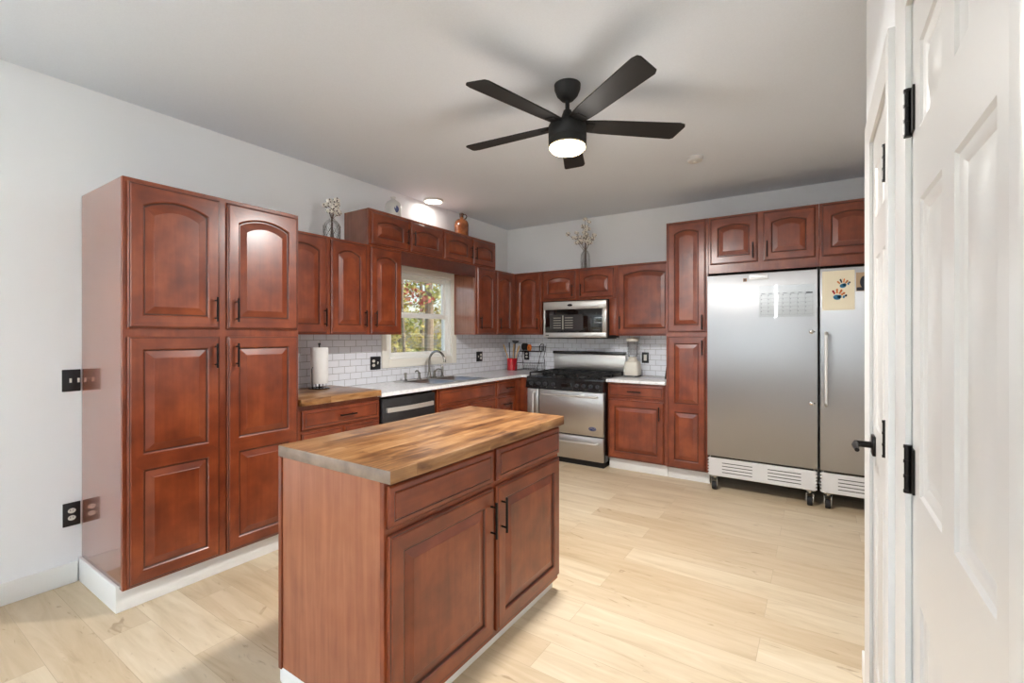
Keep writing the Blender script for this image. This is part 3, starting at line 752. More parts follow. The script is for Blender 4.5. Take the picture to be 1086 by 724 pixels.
# sloped control panel, cooktop, knobs
m = MB(); m.prism([(-.690, .780), (-.636, .780), (-.62, .900), (-.675, .886)], 0, RWD, BLACK, Matrix(((0, 0, 1, 0), (1, 0, 0, 0), (0, 1, 0, 0), (0, 0, 0, 1)))); cp = m.build('control_panel', t)
for k, xk in enumerate((.07, .165, .245, .345, .62, .70, .775, .85)):
    M = T((xk, -.6835, .832)) @ R(82, 'X')
    kb = MB().lathe([(.0, .0), (.024, 0), (.024, .006), (.019, .010), (.017, .030), (.014, .033), (0, .033)], KNOB, 20, M, cap=False).box((-.003, -.016, .026), (.003, .016, .038), GREYPL, .001, 1, M).build('knob', cp)
MB().box((.44, -.6895, .815), (.56, -.684, .855), OVENG, .001).build('display', cp)
m = MB()
for xk in (.07, .165, .245, .345, .44, .56, .62, .70, .85): m.ball((xk + .018, -.690, .798), .0035, STEELB, 1)
m.build('indicator', cp)
MB().box((-.001, -.672, .8725), (RWD + .001, -.036, .905), BLACK, .006).build('cooktop', t)
for bx, by in ((.17, -.50), (.17, -.20), (.455, -.50), (.455, -.20), (.74, -.50), (.74, -.20)):
    MB().lathe([(.055, 0), (.055, .008), (.04, .010), (.04, .018), (.034, .022), (0, .022)], IRON, 24, T((bx, by, .9052)), cap=False).build('burner', t)
for gx in (.03, .3167, .6033):
    m = MB(); w_ = .275; z_ = .946
    for a, b in (((gx, -.645, z_), (gx + w_, -.645, z_)), ((gx, -.06, z_), (gx + w_, -.06, z_)), ((gx, -.645, z_), (gx, -.06, z_)), ((gx + w_, -.645, z_), (gx + w_, -.06, z_)), ((gx, -.35, z_), (gx + w_, -.35, z_)), ((gx + w_ / 2, -.645, z_), (gx + w_ / 2, -.06, z_)),
                 ((gx, -.50, z_), (gx + w_, -.50, z_)), ((gx, -.20, z_), (gx + w_, -.20, z_))):
        lo = [min(a[i], b[i]) - .006 for i in range(3)]; hi = [max(a[i], b[i]) + .006 for i in range(3)]; m.box(lo, hi, IRON, .003, 1)
    for px in (gx, gx + w_):
        for py in (-.645, -.35, -.06): m.box((px - .007, py - .007, .9055), (px + .007, py + .007, .945), IRON)
    for by in (-.50, -.20):
        for a in range(8):
            an = a * PI / 4 + PI / 8; m.box((-.004, .05, .938), (.004, .105, .958), IRON, .001, 1, T((gx + w_ / 2, by, 0)) @ Matrix.Rotation(an, 4, 'Z'))
    m.build('grate', t)
MB().box((0, -.034, .88), (RWD, -.002, 1.135), STEEL, .003).build('backguard', t)
MB().box((-.002, -.06, 1.135), (RWD + .002, 0, 1.168), BLACK, .003).build('backguard_cap', t)

# microwave over the range
t = thing('microwave', 'stainless over-the-range microwave with black glass door under short cabinet', 'microwave', (.768, -.012, 1.318))
MWW = .768
MB().box((.0, -.345, .012), (MWW, 0, .424), BLACKM, .003).build('body', t)
MB().box((.02, -.33, 0), (MWW - .02, -.03, .0118), BLACK, .002).build('vent_grille', t)
fr = MB()
for lo, hi in (((0, -.388, .012), (MWW, -.346, .068)), ((0, -.388, .330), (MWW, -.346, .418)), ((0, -.388, .068), (.022, -.346, .330)), ((MWW - .045, -.388, .068), (MWW, -.346, .330))): fr.box(lo, hi, STEEL, .003)
fr.build('front_frame', t)
dr = MB().box((.0225, -.384, .0685), (MWW - .0455, -.347, .3295), OVENG, .002).build('door_glass', t)
WNG = plain('tinted_window', (58, 58, 60), .12, coat=.4)
MB().box((.085, -.3855, .10), (.50, -.3845, .27), WNG).build('window', dr)
m = MB(); PALEBAR = plain('pale_window_bars', (150, 146, 138), .4)  # pale bars laid on the front of the door window
for k in range(5): m.box((.13, -.3865, .118 + k * .028), (.225, -.3858, .126 + k * .028), PALEBAR).box((.275, -.3865, .118 + k * .028), (.375, -.3858, .126 + k * .028), PALEBAR)
m.box((.243, -.3865, .105), (.258, -.3858, .262), PALEBAR).build('pale_bars', dr)
m = MB()
for r_ in range(5):
    for c_ in range(3): m.box((.622 + c_ * .022, -.3855, .122 + r_ * .022), (.636 + c_ * .022, -.3845, .132 + r_ * .022), GREYPL)
m.lathe([(0, 0), (.012, 0), (.012, .001), (0, .001)], GREYPL, 18, T((.655, -.3845, .275)) @ R(90, 'X'), cap=False); m.box((.615, -.3855, .092), (.69, -.3845, .104), GREYPL); m.build('keypad', dr)
MB().lathe([(0, 0), (.032, 0), (.032, .003), (0, .003)], BLACK, 24, T((.34, -.388, .375)) @ R(90, 'X') @ Matrix.Diagonal((1, .42, 1, 1)), cap=False).build('badge', t)
m = MB()
for k in range(3): m.box((.03 + k * .014, -.3888, .032), (.040 + k * .014, -.388, .044), BLACKM)
m.build('door_button', t)

# ------------------------------------------------------------------ freezer and refrigerator on casters
def fridge(nm, lab, x, hinge_left):
    t = thing(nm, lab, 'refrigerator', (x, -.012, 0)); w = .818
    MB().box((.006, -.63, .125), (w - .006, 0, 1.872), BLACKM, .003).build('cabinet_body', t)
    d = MB().box((.004, -.708, .302), (w - .002, -.640, 1.878), FRIDGE, .004, 3).build('door', t)
    MB().box((.012, -.6395, .305), (w - .012, -.6305, 1.87), BLACK).build('gasket', t)
    g = MB(); zt, zb = .285, .125; g.box((.012, -.690, zb), (w - .012, -.6305, zt), GRILLE, .003, 1)
    for k in range(6):      # corner louvres
        for sx in (.004, w - .020): g.box((sx, -.696, zb + .010 + k * .026), (sx + .016, -.67, zb + .022 + k * .026), GRILLE, .002, 1)
    for sx in (.12, .47):
        for k in range(4): g.box((sx, -.6908, .160 + k * .027), (sx + .235, -.6898, .166 + k * .027), BLACKM)
    g.build('base_grille', t)
    MB().box((.03, -.694, .2855), (w - .03, -.632, .3015), BLACK).build('lower_gasket', t)  # black gasket strip between door bottom and base grille
    for cx_, cy_ in ((.055, -.655), (w - .055, -.655), (.055, -.08), (w - .055, -.08)):
        m = MB(); m.box((-.028, -.028, .116), (.028, .028, .1248), STEELB, .002, 1, T((cx_, cy_, 0)))
        m.lathe([(.016, .098), (.02, .116)], STEELB, 16, T((cx_, cy_, 0)))
        for s in (-.023, .023): m.prism([(-.030, .035), (.012, .05), (.024, .098), (-.024, .098)], s - .0025, s + .0025, STEELB, T((cx_, cy_, 0)) @ Matrix(((0, 0, 1, 0), (1, 0, 0, 0), (0, 1, 0, 0), (0, 0, 0, 1))))
        cs = m.build('caster', t)
        MB().lathe([(.012, -.018), (.031, -.018), (.035, -.013), (.035, .013), (.031, .018), (.012, .018)], RUBBER, 24, T((cx_, cy_ - .012, .0352)) @ R(90, 'Y')).build('wheel', cs)
    return t, d
fz, fd = fridge('freezer', 'tall stainless freezer on casters with handle missing, right of pantry', 2.606, True)
for mz in (.820, 1.385):
    m = MB(); m.lathe([(.016, 0), (.016, .004), (.010, .008), (0, .008)], STEELB, 16, T((.776, -.708, mz)) @ R(90, 'X')); m.box((.79, -.712, mz - .004), (.80, -.708, mz + .004), BLACKM); m.build('handle_mount', fd)
MB().box((.334, -.713, 1.822), (.474, -.7085, 1.864), GRILLE, .002).box((.345, -.7135, 1.838), (.44, -.7131, 1.842), plain('badge_line', (150, 150, 152), .4)).build('badge', fd)
rf, rd = fridge('refrigerator', 'tall stainless refrigerator on casters with bar handle and art, rightmost', 3.434, False)
bar_handle(rd, (.042, -.708, .815), (.042, -.708, 1.375), .055, r=.012)
tag(MB().box((2.894, -.7265, 1.811), (2.922, -.7202, 1.839), plain('amber_magnet', (150, 110, 78), .4), .003).box((2.900, -.7275, 1.818), (2.914, -.7264, 1.832), GREYPL).build('magnet'), 'small square brown magnet on the freezer door, left of the badge', 'magnet')
# clear calendar board with faint grid
t = thing('calendar_board', 'clear acrylic calendar sheet with faint grid on the freezer door', 'calendar', (3.013, -.7205, 1.507))
MB().box((0, -.003, 0), (.388, 0, .258), ACRYL).build('sheet', t)
GRID = plain('grid_ink', (122, 124, 128), .7); m = MB()
for k in range(8): m.box((.012 + k * .052, -.0036, .02), (.0128 + k * .052, -.003, .185), GRID)
for k in range(6): m.box((.012, -.0036, .02 + k * .033), (.376, -.003, .0208 + k * .033), GRID)
for k in range(7):
    for r_ in range(5): m.box((.016 + k * .052, -.0036, .044 + r_ * .033), (.021 + k * .052, -.003, .049 + r_ * .033), GREYPL)
for k in range(7): m.box((.018 + k * .052, -.0036, .192), (.046 + k * .052, -.003, .196), GRID)
m.box((.332, -.0036, .186), (.376, -.003, .194), BLACKM); m.build('grid', t)
# handprint painting
t = thing('handprint_painting', 'cream paper with two painted handprints taped to the refrigerator', 'painting', (3.452, -.7205, 1.552))
MB().box((0, -.0012, 0), (.205, 0, .303), ART).build('sheet', t)
def handprint(cx, cz, s, ang, fingers):
    M = T((cx, -.0012, cz)) @ Matrix.Rotation(math.radians(ang), 4, 'Y'); m = MB()
    def blob(x, z, rx, rz, mat): m.lathe([(0, 0), (1, 0), (1, .0006), (0, .0006)], mat, 14, M @ T((x, 0, z)) @ R(90, 'X') @ Matrix.Diagonal((rx, rz, 1, 1)), cap=False)
    blob(0, 0, .022 * s, .017 * s, PBLUE); blob(.012 * s, .006 * s, .012 * s, .012 * s, PBLUE)
    for k, mt in enumerate(fingers):
        a = math.radians(128 - k * 28); 
        for q in (.032, .043, .053 - .004 * abs(k - 1.5)): blob(q * s * math.cos(a), q * s * math.sin(a), .006 * s, .007 * s, mt)
    blob(.036 * s, .008 * s, .006 * s, .010 * s, PBLUE); blob(.046 * s, .018 * s, .006 * s, .008 * s, NAVY)
    m.build('handprint', t)
handprint(.132, .185, .95, -8, (PORNG, NAVY, PORNG, PORNG)); handprint(.095, .098, 1.15, 10, (RED, PORNG, PORNG, PORNG))
t = thing('picture_card', 'tan card with a dark shape at the right of the painting', 'card', (3.664, -.7205, 1.69))
MB().box((0, -.0012, 0), (.11, 0, .142), TANC).build('sheet', t)
m = MB(); m.box((.004, -.0018, .004), (.106, -.0013, .03), NAVY)
m.lathe([(0, 0), (1, 0), (1, .0005), (0, .0005)], NAVY, 20, T((.05, -.0012, .068)) @ R(90, 'X') @ Matrix.Diagonal((.026, .046, 1, 1)), cap=False); m.build('printed_shape', t)

# ------------------------------------------------------------------ things on the counters
# blender
t = thing('blender', 'cream countertop blender with clear jar on the right countertop', 'blender', (1.752, -.185, .9145))
def rsq(r, z, n=32, p=4.0):
    return [(r * math.copysign(abs(math.cos(a)) ** (2 / p), math.cos(a)), r * math.copysign(abs(math.sin(a)) ** (2 / p), math.sin(a)), z) for a in [2 * PI * k / n for k in range(n)]]
def loft(loops, mat, m=None):
    m = m or MB(); n = len(loops[0]); vs = [p for l in loops for p in l]; fs = []
    for j in range(len(loops) - 1):
        for k in range(n): a, b = j * n + k, j * n + (k + 1) % n; fs.append((a, b, b + n, a + n))
    fs += [tuple(reversed(range(n))), tuple((len(loops) - 1) * n + k for k in range(n))]
    return m.add(vs, fs, mat)
loft([rsq(.078, .012), rsq(.083, .02), rsq(.082, .08), rsq(.078, .135), rsq(.071, .156), rsq(.060, .162)], CREAM).build('motor_base', t)
m = MB()
for sx in (-1, 1):
    for sy in (-1, 1): m.lathe([(.016, 0), (.018, .012)], GREYPL, 14, T((sx * .058, sy * .055, 0)))
m.build('rubber_foot', t)
MB().lathe([(.058, .1625), (.055, .175), (.04, .195), (.043, .205), (.043, .21)], CREAM, 28).build('jar_collar', t)
MB().lathe([(.048, .2105), (.056, .24), (.063, .375), (.0645, .378), (.0615, .378), (.059, .37), (.052, .242), (.044, .2105)], JAR, 32).build('jar', t)
MB().lathe([(.066, .3785), (.066, .405), (.055, .412), (.02, .414), (.018, .426), (0, .427)], CREAM, 28, cap=False).build('lid', t)
MB().tube([(.060, -.005, .36), (.092, -.005, .355), (.095, -.005, .30), (.085, -.005, .25), (.052, -.005, .245)], .008, JAR, 10).build('jar_handle', t)
m = MB()
for a in range(4): m.box((-.003, 0, .212), (.003, .03, .2145), STEELB, 0, 1, Matrix.Rotation(a * PI / 2, 4, 'Z') @ T((0, 0, .01)) @ R(18, 'X'))
m.build('blade', t)
# leaning picture frame
t = thing('framed_picture', 'thin black picture frame leaning against tile beside right pantry', 'picture frame', (2.145, -.20, .9145))
M = Matrix.Rotation(math.radians(8), 4, 'Y') @ Matrix.Rotation(PI / 2, 4, 'Z')
m = MB(); fw, fh = .25, .32
for lo, hi in (((-fw / 2, 0, 0), (-fw / 2 + .016, .016, fh)), ((fw / 2 - .016, 0, 0), (fw / 2, .016, fh)), ((-fw / 2 + .016, 0, 0), (fw / 2 - .016, .016, .016)), ((-fw / 2 + .016, 0, fh - .016), (fw / 2 - .016, .016, fh))): m.box(lo, hi, BLACKM, .002, 1, M)
m.build('frame', t)
MB().box((-fw / 2 + .014, .004, .014), (fw / 2 - .014, .012, fh - .014), PAPER, 0, 1, M).build('picture', t)
# crock and utensils
CX, CY = .182, -.17
t = thing('utensil_crock', 'bright red utensil crock in the counter corner', 'crock', (CX, CY, .9145))
MB().lathe([(.062, 0), (.065, .004), (.067, .145), (.068, .15), (.064, .15), (.062, .01), (0, .01)], RED, 36, cap=False).build('pot', t)
def utensil(nm, lab, dx, dy, tx, ty, L, head, mat, hm):
    t = thing(nm, lab, 'utensil', (CX + dx, CY + dy, .927), 0, 'utensils in the red crock')
    d = Vector((tx, ty, 1)).normalized()
    MB().tube([(0, 0, 0), tuple(d * L)], [.0055, .006], mat, 10).build('shaft', t)
    M = T(d * L) @ d.to_track_quat('Z', 'Y').to_matrix().to_4x4() @ Matrix.Diagonal((1.25, 1.25, 1.2, 1)) @ Matrix.Rotation(math.radians(head[3]), 4, 'Z')
    m = MB(); kind = head[0]
    if kind == 'spoon': m.ball((0, 0, head[2] * .9), 1, hm, 2, (head[1], .008, head[2]), M)
    elif kind == 'spatula': m.prism([(-.012, 0), (.012, 0), (head[1], .03), (head[1], head[2]), (-head[1], head[2]), (-head[1], .03)], -.003, .003, hm, M @ R(90, 'X'))
    elif kind == 'ladle': m.lathe([(.012, 0), (.030, .012), (.036, .03), (.033, .03), (.01, .006)], hm, 18, M @ T((0, 0, -.004)), cap=False)
    m.build('head', t); return t
utensil('wooden_spoon', 'pale wooden spoon leaning left in the red crock', .008, -.022, -.36, -.06, .215, ('spoon', .030, .055, 30), LTWOOD, LTWOOD)
utensil('wooden_spatula', 'tan wooden spatula standing at the right of the red crock', .020, -.030, .10, -.01, .20, ('spatula', .030, .10, 30), LTWOOD, LTWOOD)
utensil('slotted_spatula', 'grey nylon spatula rising behind the wooden tools', -.030, .008, -.05, -.01, .25, ('spatula', .038, .075, 30), GREYPL, GREYPL)
utensil('steel_ladle', 'long dark ladle, tallest of the crock tools', .004, .036, .02, .06, .33, ('ladle', .03, .03, 0), GREYPL, GREYPL)
utensil('cooking_spoon', 'brown wooden spoon with round head, rightmost in red crock', .002, .012, .30, .03, .215, ('spoon', .026, .045, 40), LTWOOD, LTWOOD)
# wire dish rack
t = thing('dish_rack', 'black two-tier wire dish rack between crock and range', 'dish rack', (.30, -.075, .9145))
def wire(pts, r=.0035, nm='wire', par=None): return MB().tube(pts, r, BLACK, 8).build(nm, par or t)
DL, DD = .315, .20
for sx in (0, DL):
    q = [(sx, 0, .31), (sx, -.01, .25), (sx, -.045, .18), (sx, -.02, .11), (sx, -.015, .0035)]
    q2 = [(sx, -DD * .45, .31), (sx, -DD * .5, .25), (sx, -DD * .75, .17), (sx, -DD * .85, .10), (sx, -DD, .05), (sx, -DD, .0035)]
    m = MB(); m.tube(q, .0035, BLACK, 8).tube(q2, .0035, BLACK, 8).tube([(sx, -.015, .0045), (sx, -DD, .0045)], .0035, BLACK, 8).tube([(sx, -.02, .10), (sx, -DD * .85, .10)], .0035, BLACK, 8).tube([(sx, 0, .245), (sx, -DD * .5, .245)], .0035, BLACK, 8)
    m.build('side_frame', t)
m = MB()
for y, z in ((-.02, .10), (-DD * .85, .10), (-DD, .022), (-.015, .022)): m.tube([(0, y, z), (DL, y, z)], .003, BLACK, 8)
for k in range(1, 14): x_ = DL * k / 14; m.tube([(x_, -.018, .09), (x_, -.018, .03), (x_, -DD * .9, .022), (x_, -DD * .93, .075)], .0018, BLACK, 6)
m.build('lower_basket', t)
m = MB()
for y, z in ((0, .245), (-DD * .5, .245), (0, .30), (-DD * .48, .238)): m.tube([(0, y, z), (DL, y, z)], .003, BLACK, 8)
for k in range(1, 12): x_ = DL * k / 12; m.tube([(x_, 0, .30), (x_, -.002, .25), (x_, -DD * .48, .24)], .0018, BLACK, 6)
m.build('upper_shelf', t)
m = MB(); m.tube([(DL - .03, -DD * .5, .25), (DL - .025, -DD * .52, .31), (DL - .005, -DD * .5, .335), (DL + .02, -DD * .45, .335), (DL + .015, -DD * .45, .255)], .006, BLACK, 8); m.build('cup_holder', t)
t = thing('black_canister', 'round black canister lying on the dish rack', 'canister', (.345, -.125, 1.2125))
MB().lathe([(0, -.03), (.040, -.03), (.043, -.026), (.043, .026), (.040, .03), (0, .03)], BLACKM, 28, R(62, 'Z') @ R(90, 'Y'), cap=False).build('body', t)
MB().lathe([(.0, .0302), (.020, .0302), (.020, .034), (0, .034)], GREYPL, 20, R(62, 'Z') @ R(90, 'Y') , cap=False).build('lid', t)
t = thing('orange_jar_ring', 'orange ring-shaped lid standing on the dish rack', 'lid', (.425, -.145, 1.2025))
MB().lathe([(.018, -.012), (.040, -.012), (.042, -.008), (.042, .008), (.040, .012), (.018, .012), (.018, -.012)], ORANGE, 32, R(-35, 'Z') @ R(90, 'X'), cap=False).build('ring', t)
MB().lathe([(0, -.006), (.0175, -.006), (.0175, .006), (0, .006)], BLACKM, 20, R(-35, 'Z') @ R(90, 'X'), cap=False).build('core', t)
# paper towel
t = thing('paper_towel_holder', 'black wire paper towel holder on the butcher block counter', 'paper towel holder', (.165, -2.885, .9402))
MB().lathe([(.0, 0), (.078, 0), (.080, .004), (.076, .008), (0, .010)], BLACK, 36, cap=False).build('base', t)
MB().lathe([(.006, .0095), (.006, .34), (.010, .345), (.010, .355), (0, .358)], BLACK, 14, cap=False).build('post', t)
MB().tube([(.02, -.074, .008), (.02, -.078, .16), (.02, -.070, .172)], .004, BLACK, 8).build('tension_arm', t)
m = MB()
for a in range(6): m.tube([(.008, 0, .012), (.05, 0, .012), (.05, 0, .04)], .002, BLACK, 6, Matrix.Rotation(a * PI / 3, 4, 'Z'))
m.build('support_wire', t)
tag(MB().lathe([(.020, .042), (.064, .042), (.0655, .045), (.0655, .319), (.064, .322), (.020, .322), (.020, .042)], PAPER, 40, cap=False).build('paper_towel_roll', loc=(.165, -2.885, .9402)), 'white paper towel roll on the black holder', 'paper towel')

# ------------------------------------------------------------------ outlets and switches
def plate(nm, lab, cat, loc, rz, w, h, devs, group='electrical plates'):
    t = thing(nm, lab, cat, loc, rz, group)
    MB().box((-w / 2, -.006, -h / 2), (w / 2, 0, h / 2), PLATE, .003).build('cover_plate', t)
    for dx, kind in devs:
        if kind == 'outlet':
            for s in (-1, 1):
                m = MB(); m.lathe([(0, 0), (.0165, 0), (.0165, .0025), (0, .0025)], PLATEW, 24, T((dx, -.006, s * .0195)) @ R(90, 'X') @ Matrix.Diagonal((1, .82, 1, 1)), cap=False)
                for q in (-.006, .006): m.box((dx + q - .001, -.0089, s * .0195 - .001), (dx + q + .001, -.0084, s * .0195 + .007), BLACKM)
                m.build('socket', t)
        elif kind == 'toggle':
            MB().box((dx - .005, -.0072, -.012), (dx + .005, -.0062, .012), PLATEW).box((dx - .0035, -.016, .001), (dx + .0035, -.007, .009), PLATEW, .001, 1).build('toggle', t)
        elif kind == 'rocker':
            MB().box((dx - .0165, -.0085, -.033), (dx + .0165, -.0062, .033), PLATEW, .001).box((dx - .006, -.010, .006), (dx + .006, -.0086, .02), PLATEW, .001).box((dx - .006, -.010, -.02), (dx + .006, -.0086, -.006), PLATEW, .001).build('device', t)
    return t
plate('switch_plate', 'black light switch plate on left wall beside the pantry', 'switch', (.0002, -4.293, 1.110), L90, .077, .120, [(-.004, 'toggle'), (.029, 'toggle')])
plate('wall_outlet', 'black outlet low on left wall beside the pantry', 'outlet', (.0002, -4.292, .376), L90, .073, .128, [(0, 'outlet')])
plate('wall_outlet', 'black double-width outlet and switch plate left of the window', 'outlet', (.0083, -2.203, 1.100), L90, .118, .122, [(-.024, 'outlet'), (.024, 'toggle')])
plate('wall_outlet', 'black double-width plate between window and red crock', 'outlet', (.0083, -.628, 1.100), L90, .118, .120, [(-.024, 'toggle'), (.024, 'outlet')])
plate('wall_outlet', 'black outlet plate on the tile behind the dish rack', 'outlet', (.302, -.0083, 1.100), 0, .076, .120, [(0, 'outlet')])
plate('wall_outlet', 'black plate with cream rocker outlet right of the blender', 'outlet', (1.836, -.0083, 1.110), 0, .078, .118, [(0, 'rocker')])

# ------------------------------------------------------------------ on top of the cabinets
def cotton_vase(loc, lab, r, h, stems, dia):
    t = thing('cotton_vase', lab, 'vase', loc, 0, 'glass vases of cotton stems')
    pr = [(0, .003), (r * .92, .003), (r, .012), (r, h * .62), (r * .9, h * .78), (r * .6, h * .90), (r * .38, h * .95), (r * .38, h), (r * .34, h), (r * .34, h * .945), (r * .57, h * .89), (r * .86, h * .77), (r * .96, h * .61), (r * .96, .016), (0, .014)]
    MB().lathe(pr, JAR, 36, cap=False).build('bottle', t)
    if dia:
        m = MB()
        for k in range(9):
            for s in (-1, 1):
                m.tube([((r + .0008) * math.cos(2 * PI * k / 9 + s * u * .9), (r + .0008) * math.sin(2 * PI * k / 9 + s * u * .9), .015 + u * h * .60) for u in [q / 8 for q in range(9)]], .0012, GREYPL, 5)
        m.build('embossed_lattice', t)
    for (x, y, z) in stems:
        MB().tube([(x * .2, y * .3, .02), (x * .1, y * .1, h * .6), (x * .12, y * .12, h * 1.0), (x * .5, y * .5, h + (z - h) * .55), (x, y, z)], [.0022, .0022, .0022, .002, .0018], STEM, 6).build('stem', t)
        bolls = [(x, y, z)] + ([(x * .72 + .016, y * .7 - .014, h + (z - h) * .72)] if z - h > .1 else []) + ([(x * .45 - .018, y * .45 + .014, h + (z - h) * .42)] if z - h > .14 else [])
        for bx, by, bz in bolls:
            m = MB()
            for a in range(4):
                an = a * PI / 2 + bx * 30; m.ball((.012 * math.cos(an), .012 * math.sin(an), .010), .0175, COTTON, 2)
                c1, c2, c3 = an + .35, an + .79, an + 1.22
                m.add([(0, 0, -.011), (.026 * math.cos(c1), .026 * math.sin(c1), .002), (.028 * math.cos(c2), .028 * math.sin(c2), .024), (.026 * math.cos(c3), .026 * math.sin(c3), .002), (.018 * math.cos(c2), .018 * math.sin(c2), -.006)], [(0, 1, 4), (1, 2, 4), (2, 3, 4), (3, 0, 4)], HUSK)
            o = m.build('cotton_boll', t, (bx, by, bz), fix=False); o.rotation_euler = (random.uniform(-.6, .6), random.uniform(-.6, .6), random.uniform(0, 3))
    return t
cotton_vase((.20, -2.797, 2.1082), 'squat latticed glass vase of cotton left of the bridge cabinet', .064, .175,
            [(-.02, -.04, .27), (.03, .02, .31), (.0, .05, .29), (-.03, .0, .31), (.04, -.02, .24), (.02, .05, .22), (-.02, .03, .23), (.01, -.03, .22)], True)
cotton_vase((1.195, -.18, 2.1082), 'slim clear glass vase of tall cotton stems above the microwave', .055, .23,
            [(-.20, -.03, .42), (-.12, .02, .43), (.0, .0, .57), (.05, -.02, .53), (.10, .02, .38), (-.04, .03, .50), (.03, -.04, .44), (-.09, -.04, .36), (.02, .03, .36), (-.03, -.03, .32), (.05, .02, .30)], False)
t = thing('white_jug', 'white stoneware jug with blue leaf on the bridge cabinet', 'jug', (.18, -2.142, 2.4152))
jp = [(0, 0), (.066, 0), (.073, .008), (.0745, .06), (.0745, .11), (.070, .135), (.055, .158), (.035, .172), (.021, .180), (.019, .192), (.024, .198), (.024, .205), (.016, .206), (.014, .19), (0, .189)]
MB().lathe(jp, WHITECER, 40, cap=False).build('body', t)
m = MB()
for k in range(7):
    a0 = math.radians(-18 + random.uniform(-3, 3)); spread = (k - 3) * .11; zz0 = .05
    pts = [((.0752) * math.cos(a0 + spread * u), .0752 * math.sin(a0 + spread * u), zz0 + u * (.07 - abs(k - 3) * .010)) for u in (0, .3, .6, 1)]
    m.tube(pts, [.003, .007, .006, .001], BLUEP, 6, Matrix.Diagonal((1, 1, 1, 1)))
m.build('leaf_decoration', t)
t = thing('brown_jug', 'glazed brown stoneware jug with ear handle on the bridge cabinet', 'jug', (.18, -1.168, 2.4152))
bp_ = [(0, 0), (.070, 0), (.077, .008), (.078, .10), (.078, .145), (.070, .175), (.050, .198), (.030, .208), (.022, .214), (.020, .25), (.024, .256), (.024, .266), (.016, .267), (.014, .25), (0, .25)]
MB().lathe(bp_, BROWNG, 40, cap=False).build('body', t)
DKB = plain('dark_brown_glaze', (72, 36, 18), .2, coat=.4)
MB().tube([(.015, .010, .255), (.032, .030, .258), (.040, .040, .238), (.034, .030, .214), (.024, .020, .206)], .007, DKB, 10).build('ear_handle', t)
MB().lathe([(.0215, .213), (.0215, .250), (.0252, .2555), (.0252, .267), (.0165, .268)], DKB, 28, cap=False).build('neck', t)

# ------------------------------------------------------------------ ceiling
t = thing('ceiling_fan', 'black five-blade ceiling fan with lit round lamp', 'ceiling fan', (2.267, -2.772, 2.365))
light('fan_lamp_bulb', 'AREA', (2.267, -2.772, 2.363), (0, 0, 0), 31, (1, .975, .95), shape='DISK', size=.17)
light('fan_lamp_glow', 'POINT', (2.267, -2.772, 2.325), (0, 0, 0), 4, (1, .975, .95), shadow_soft_size=.10)
MB().lathe([(.016, .290), (.034, .294), (.058, .320), (.071, .352), (.073, .3775), (0, .3775)], BLACKM, 36, cap=False).build('canopy', t)
MB().lathe([(.012, .19), (.012, .292)], BLACKM, 16).build('downrod', t)
MB().lathe([(.034, .161), (.034, .20), (.022, .235), (.013, .243)], BLACKM, 24).build('yoke_cover', t)
MB().lathe([(.095, .036), (.104, .040), (.105, .075), (.1035, .078), (.1035, .081), (.105, .084), (.104, .150), (.098, .160), (.03, .162)], BLACKM, 48).build('motor_housing', t)
MB().lathe([(.0, 0), (.05, .002), (.085, .012), (.098, .026), (.098, .0355), (0, .0355)], LENS, 40, cap=False).build('lamp_lens', t)
for k in range(5):
    M = Matrix.Rotation(math.radians(-31.9 + 72 * k), 4, 'Z') @ T((0, 0, .155)) @ R(-11, 'X')
    m = MB(); pl = [(.085, -.045), (.20, -.056), (.625, -.070), (.655, -.062), (.662, -.045), (.640, .060), (.622, .070), (.20, .056), (.085, .045)]
    m.prism(pl, -.004, .004, BLACKM, M); bl = m.build('fan_blade', t)
    MB().box((.06, -.03, -.010), (.15, .03, -.0042), BLACKM, .002, 1, M).build('blade_bracket', bl)
t = thing('recessed_light', 'lit round flat ceiling light above the kitchen sink', 'ceiling light', (.135, -1.562, 2.7185))
light('recessed_light_bulb', 'AREA', (.135, -1.562, 2.716), (0, 0, 0), .9, (1, .95, .9), shape='DISK', size=.16)
MB().lathe([(.086, .004), (.098, .002), (.102, .010), (.102, .0242), (.086, .0242), (.086, .004)], WHITE, 40, cap=False).build('trim_ring', t)
MB().lathe([(0, .0), (.084, .003), (.0855, .008), (.0855, .018), (0, .018)], LED, 36, cap=False).build('diffuser', t)
t = thing('smoke_detector', 'small round white smoke detector on the ceiling near the fan', 'smoke detector', (2.624, -1.28, 2.743))
MB().lathe([(0, -.034), (.045, -.033), (.056, -.026), (.060, -.010), (.060, -.0003), (0, -.0003)], WHITE, 32, cap=False).build('body', t)
MB().lathe([(0, -.037), (.014, -.037), (.014, -.0342), (0, -.0342)], VINYL, 16, cap=False).build('test_button', t)

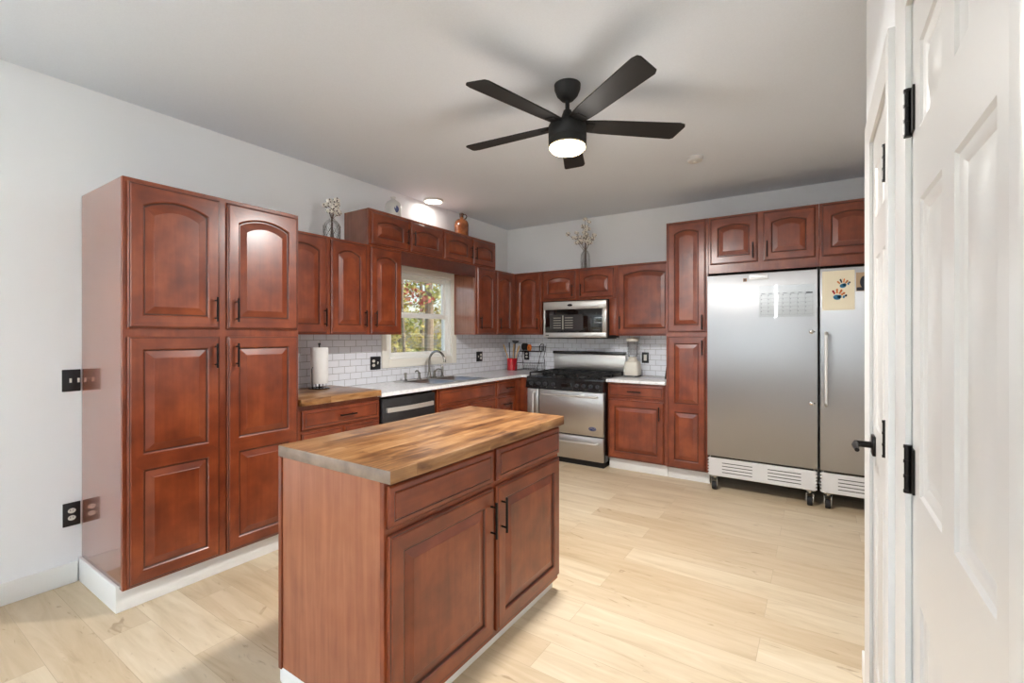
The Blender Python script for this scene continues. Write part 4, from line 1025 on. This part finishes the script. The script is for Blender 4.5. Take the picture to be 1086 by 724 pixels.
# ------------------------------------------------------------------ outside the window
sbox('ground', (-45, -12, -.75), (-.4, 45, -.65), GRASS)
def tree(nm, lab, X, u, hgt, tr, reach, crown, leaf, n, group='trees outside the window', branches=7, zlo=.25):
    x, y = X, -5.08 + (3.43 - X) * (.885 + .265 * u)
    t = thing(nm, lab, 'bush' if 'bush' in nm else 'tree', (x, y, -.65), 0, group); rng = random.Random(int(x * 100 + y * 37))
    m = MB(); m.tube([(0, 0, 0), (.03, .02, hgt * .35), (.02, -.05, hgt * .7), (.05, 0, hgt)], [tr, tr * .85, tr * .6, tr * .2], BARK, 10)
    tips = []
    for k in range(branches):
        z = hgt * (zlo + (.95 - zlo) * k / branches); a = k * 2.4 + rng.uniform(-.4, .4); L_ = reach * rng.uniform(.6, 1)
        e_ = Vector((L_ * math.cos(a), L_ * math.sin(a), z + L_ * rng.uniform(.1, .7))); s_ = Vector((.02, 0, z))
        m.tube([s_, (s_ + e_) / 2 + Vector((0, 0, -.06)), e_], [tr * .35, tr * .22, tr * .08], BARK, 6); tips.append((s_, e_))
    m.build('trunk', t)
    f = MB()
    for k in range(n):
        s_, e_ = rng.choice(tips); c_ = s_.lerp(e_, rng.uniform(.25, 1.05)) + Vector([max(-2, min(2, rng.gauss(0, 1))) * crown * q for q in (1, 1, .8)])
        uu = Vector((rng.gauss(0, 1), rng.gauss(0, 1), rng.gauss(0, 1))).normalized(); v = uu.orthogonal().normalized(); sz = rng.uniform(.035, .09) * (.62 if 'maple' in nm else 1)
        f.add([c_ - uu * sz, c_ - v * sz * .5, c_ + uu * sz, c_ + v * sz * .5], [(0, 1, 2, 3)], leaf)
    f.build('foliage', t, smooth=0, fix=False); return t
tree('maple_tree', 'small maple with red leaves just outside the window', -2.3, .22, 3.7, .035, .6, .12, LEAFR, 300, branches=8, zlo=.68)
tree('pine_tree', 'pale straight trunk in the middle of the window view', -4.4, .60, 7.0, .12, .3, .12, LEAFG, 500, branches=8, zlo=.42)
tree('young_tree', 'yellow green young tree at the left of window view', -6.4, .08, 4.6, .07, .6, .2, LEAFY, 1500, branches=10, zlo=.2)
tree('young_tree', 'yellow green young tree at the right of window view', -6.2, 1.1, 4.6, .08, .6, .2, LEAFY, 1300, branches=10, zlo=.2)
for X, u, lf, lab in ((-9, .18, LEAFG, 'woodland tree behind the two young trees, left of centre in the window'), (-9, .95, LEAFY, 'woodland tree behind the two young trees, at the window right edge'), (-12.5, -.08, LEAFY, 'far woodland tree at the left of the window view'), (-12.5, .5, LEAFY, 'far yellowish woodland tree in the middle of window view'), (-12.6, 1.1, LEAFG, 'far woodland tree at the right of window view')):
    tree('woodland_tree', lab, X, u, 6.2, .13, .78, .2, lf, 1500, branches=11, zlo=.15)
for X, u, hh, lf, lab in ((-3.6, .02, 1.35, LEAFY, 'low bush at the left below the window view'), (-3.7, .98, 1.5, LEAFG, 'low bush at the right below the window view'), (-5.2, .3, 1.5, LEAFG, 'low bush behind the pale trunk, at left'), (-5.2, .9, 1.7, LEAFY, 'low bush behind the pale trunk, at right'), (-7.2, .55, 1.5, LEAFG, 'wide bush behind the young trees')):
    tree('garden_bush', lab, X, u, hh, .03, .38 if X > -6 else .4, .14, lf, 1100, 'bushes outside the window', 9, .15)
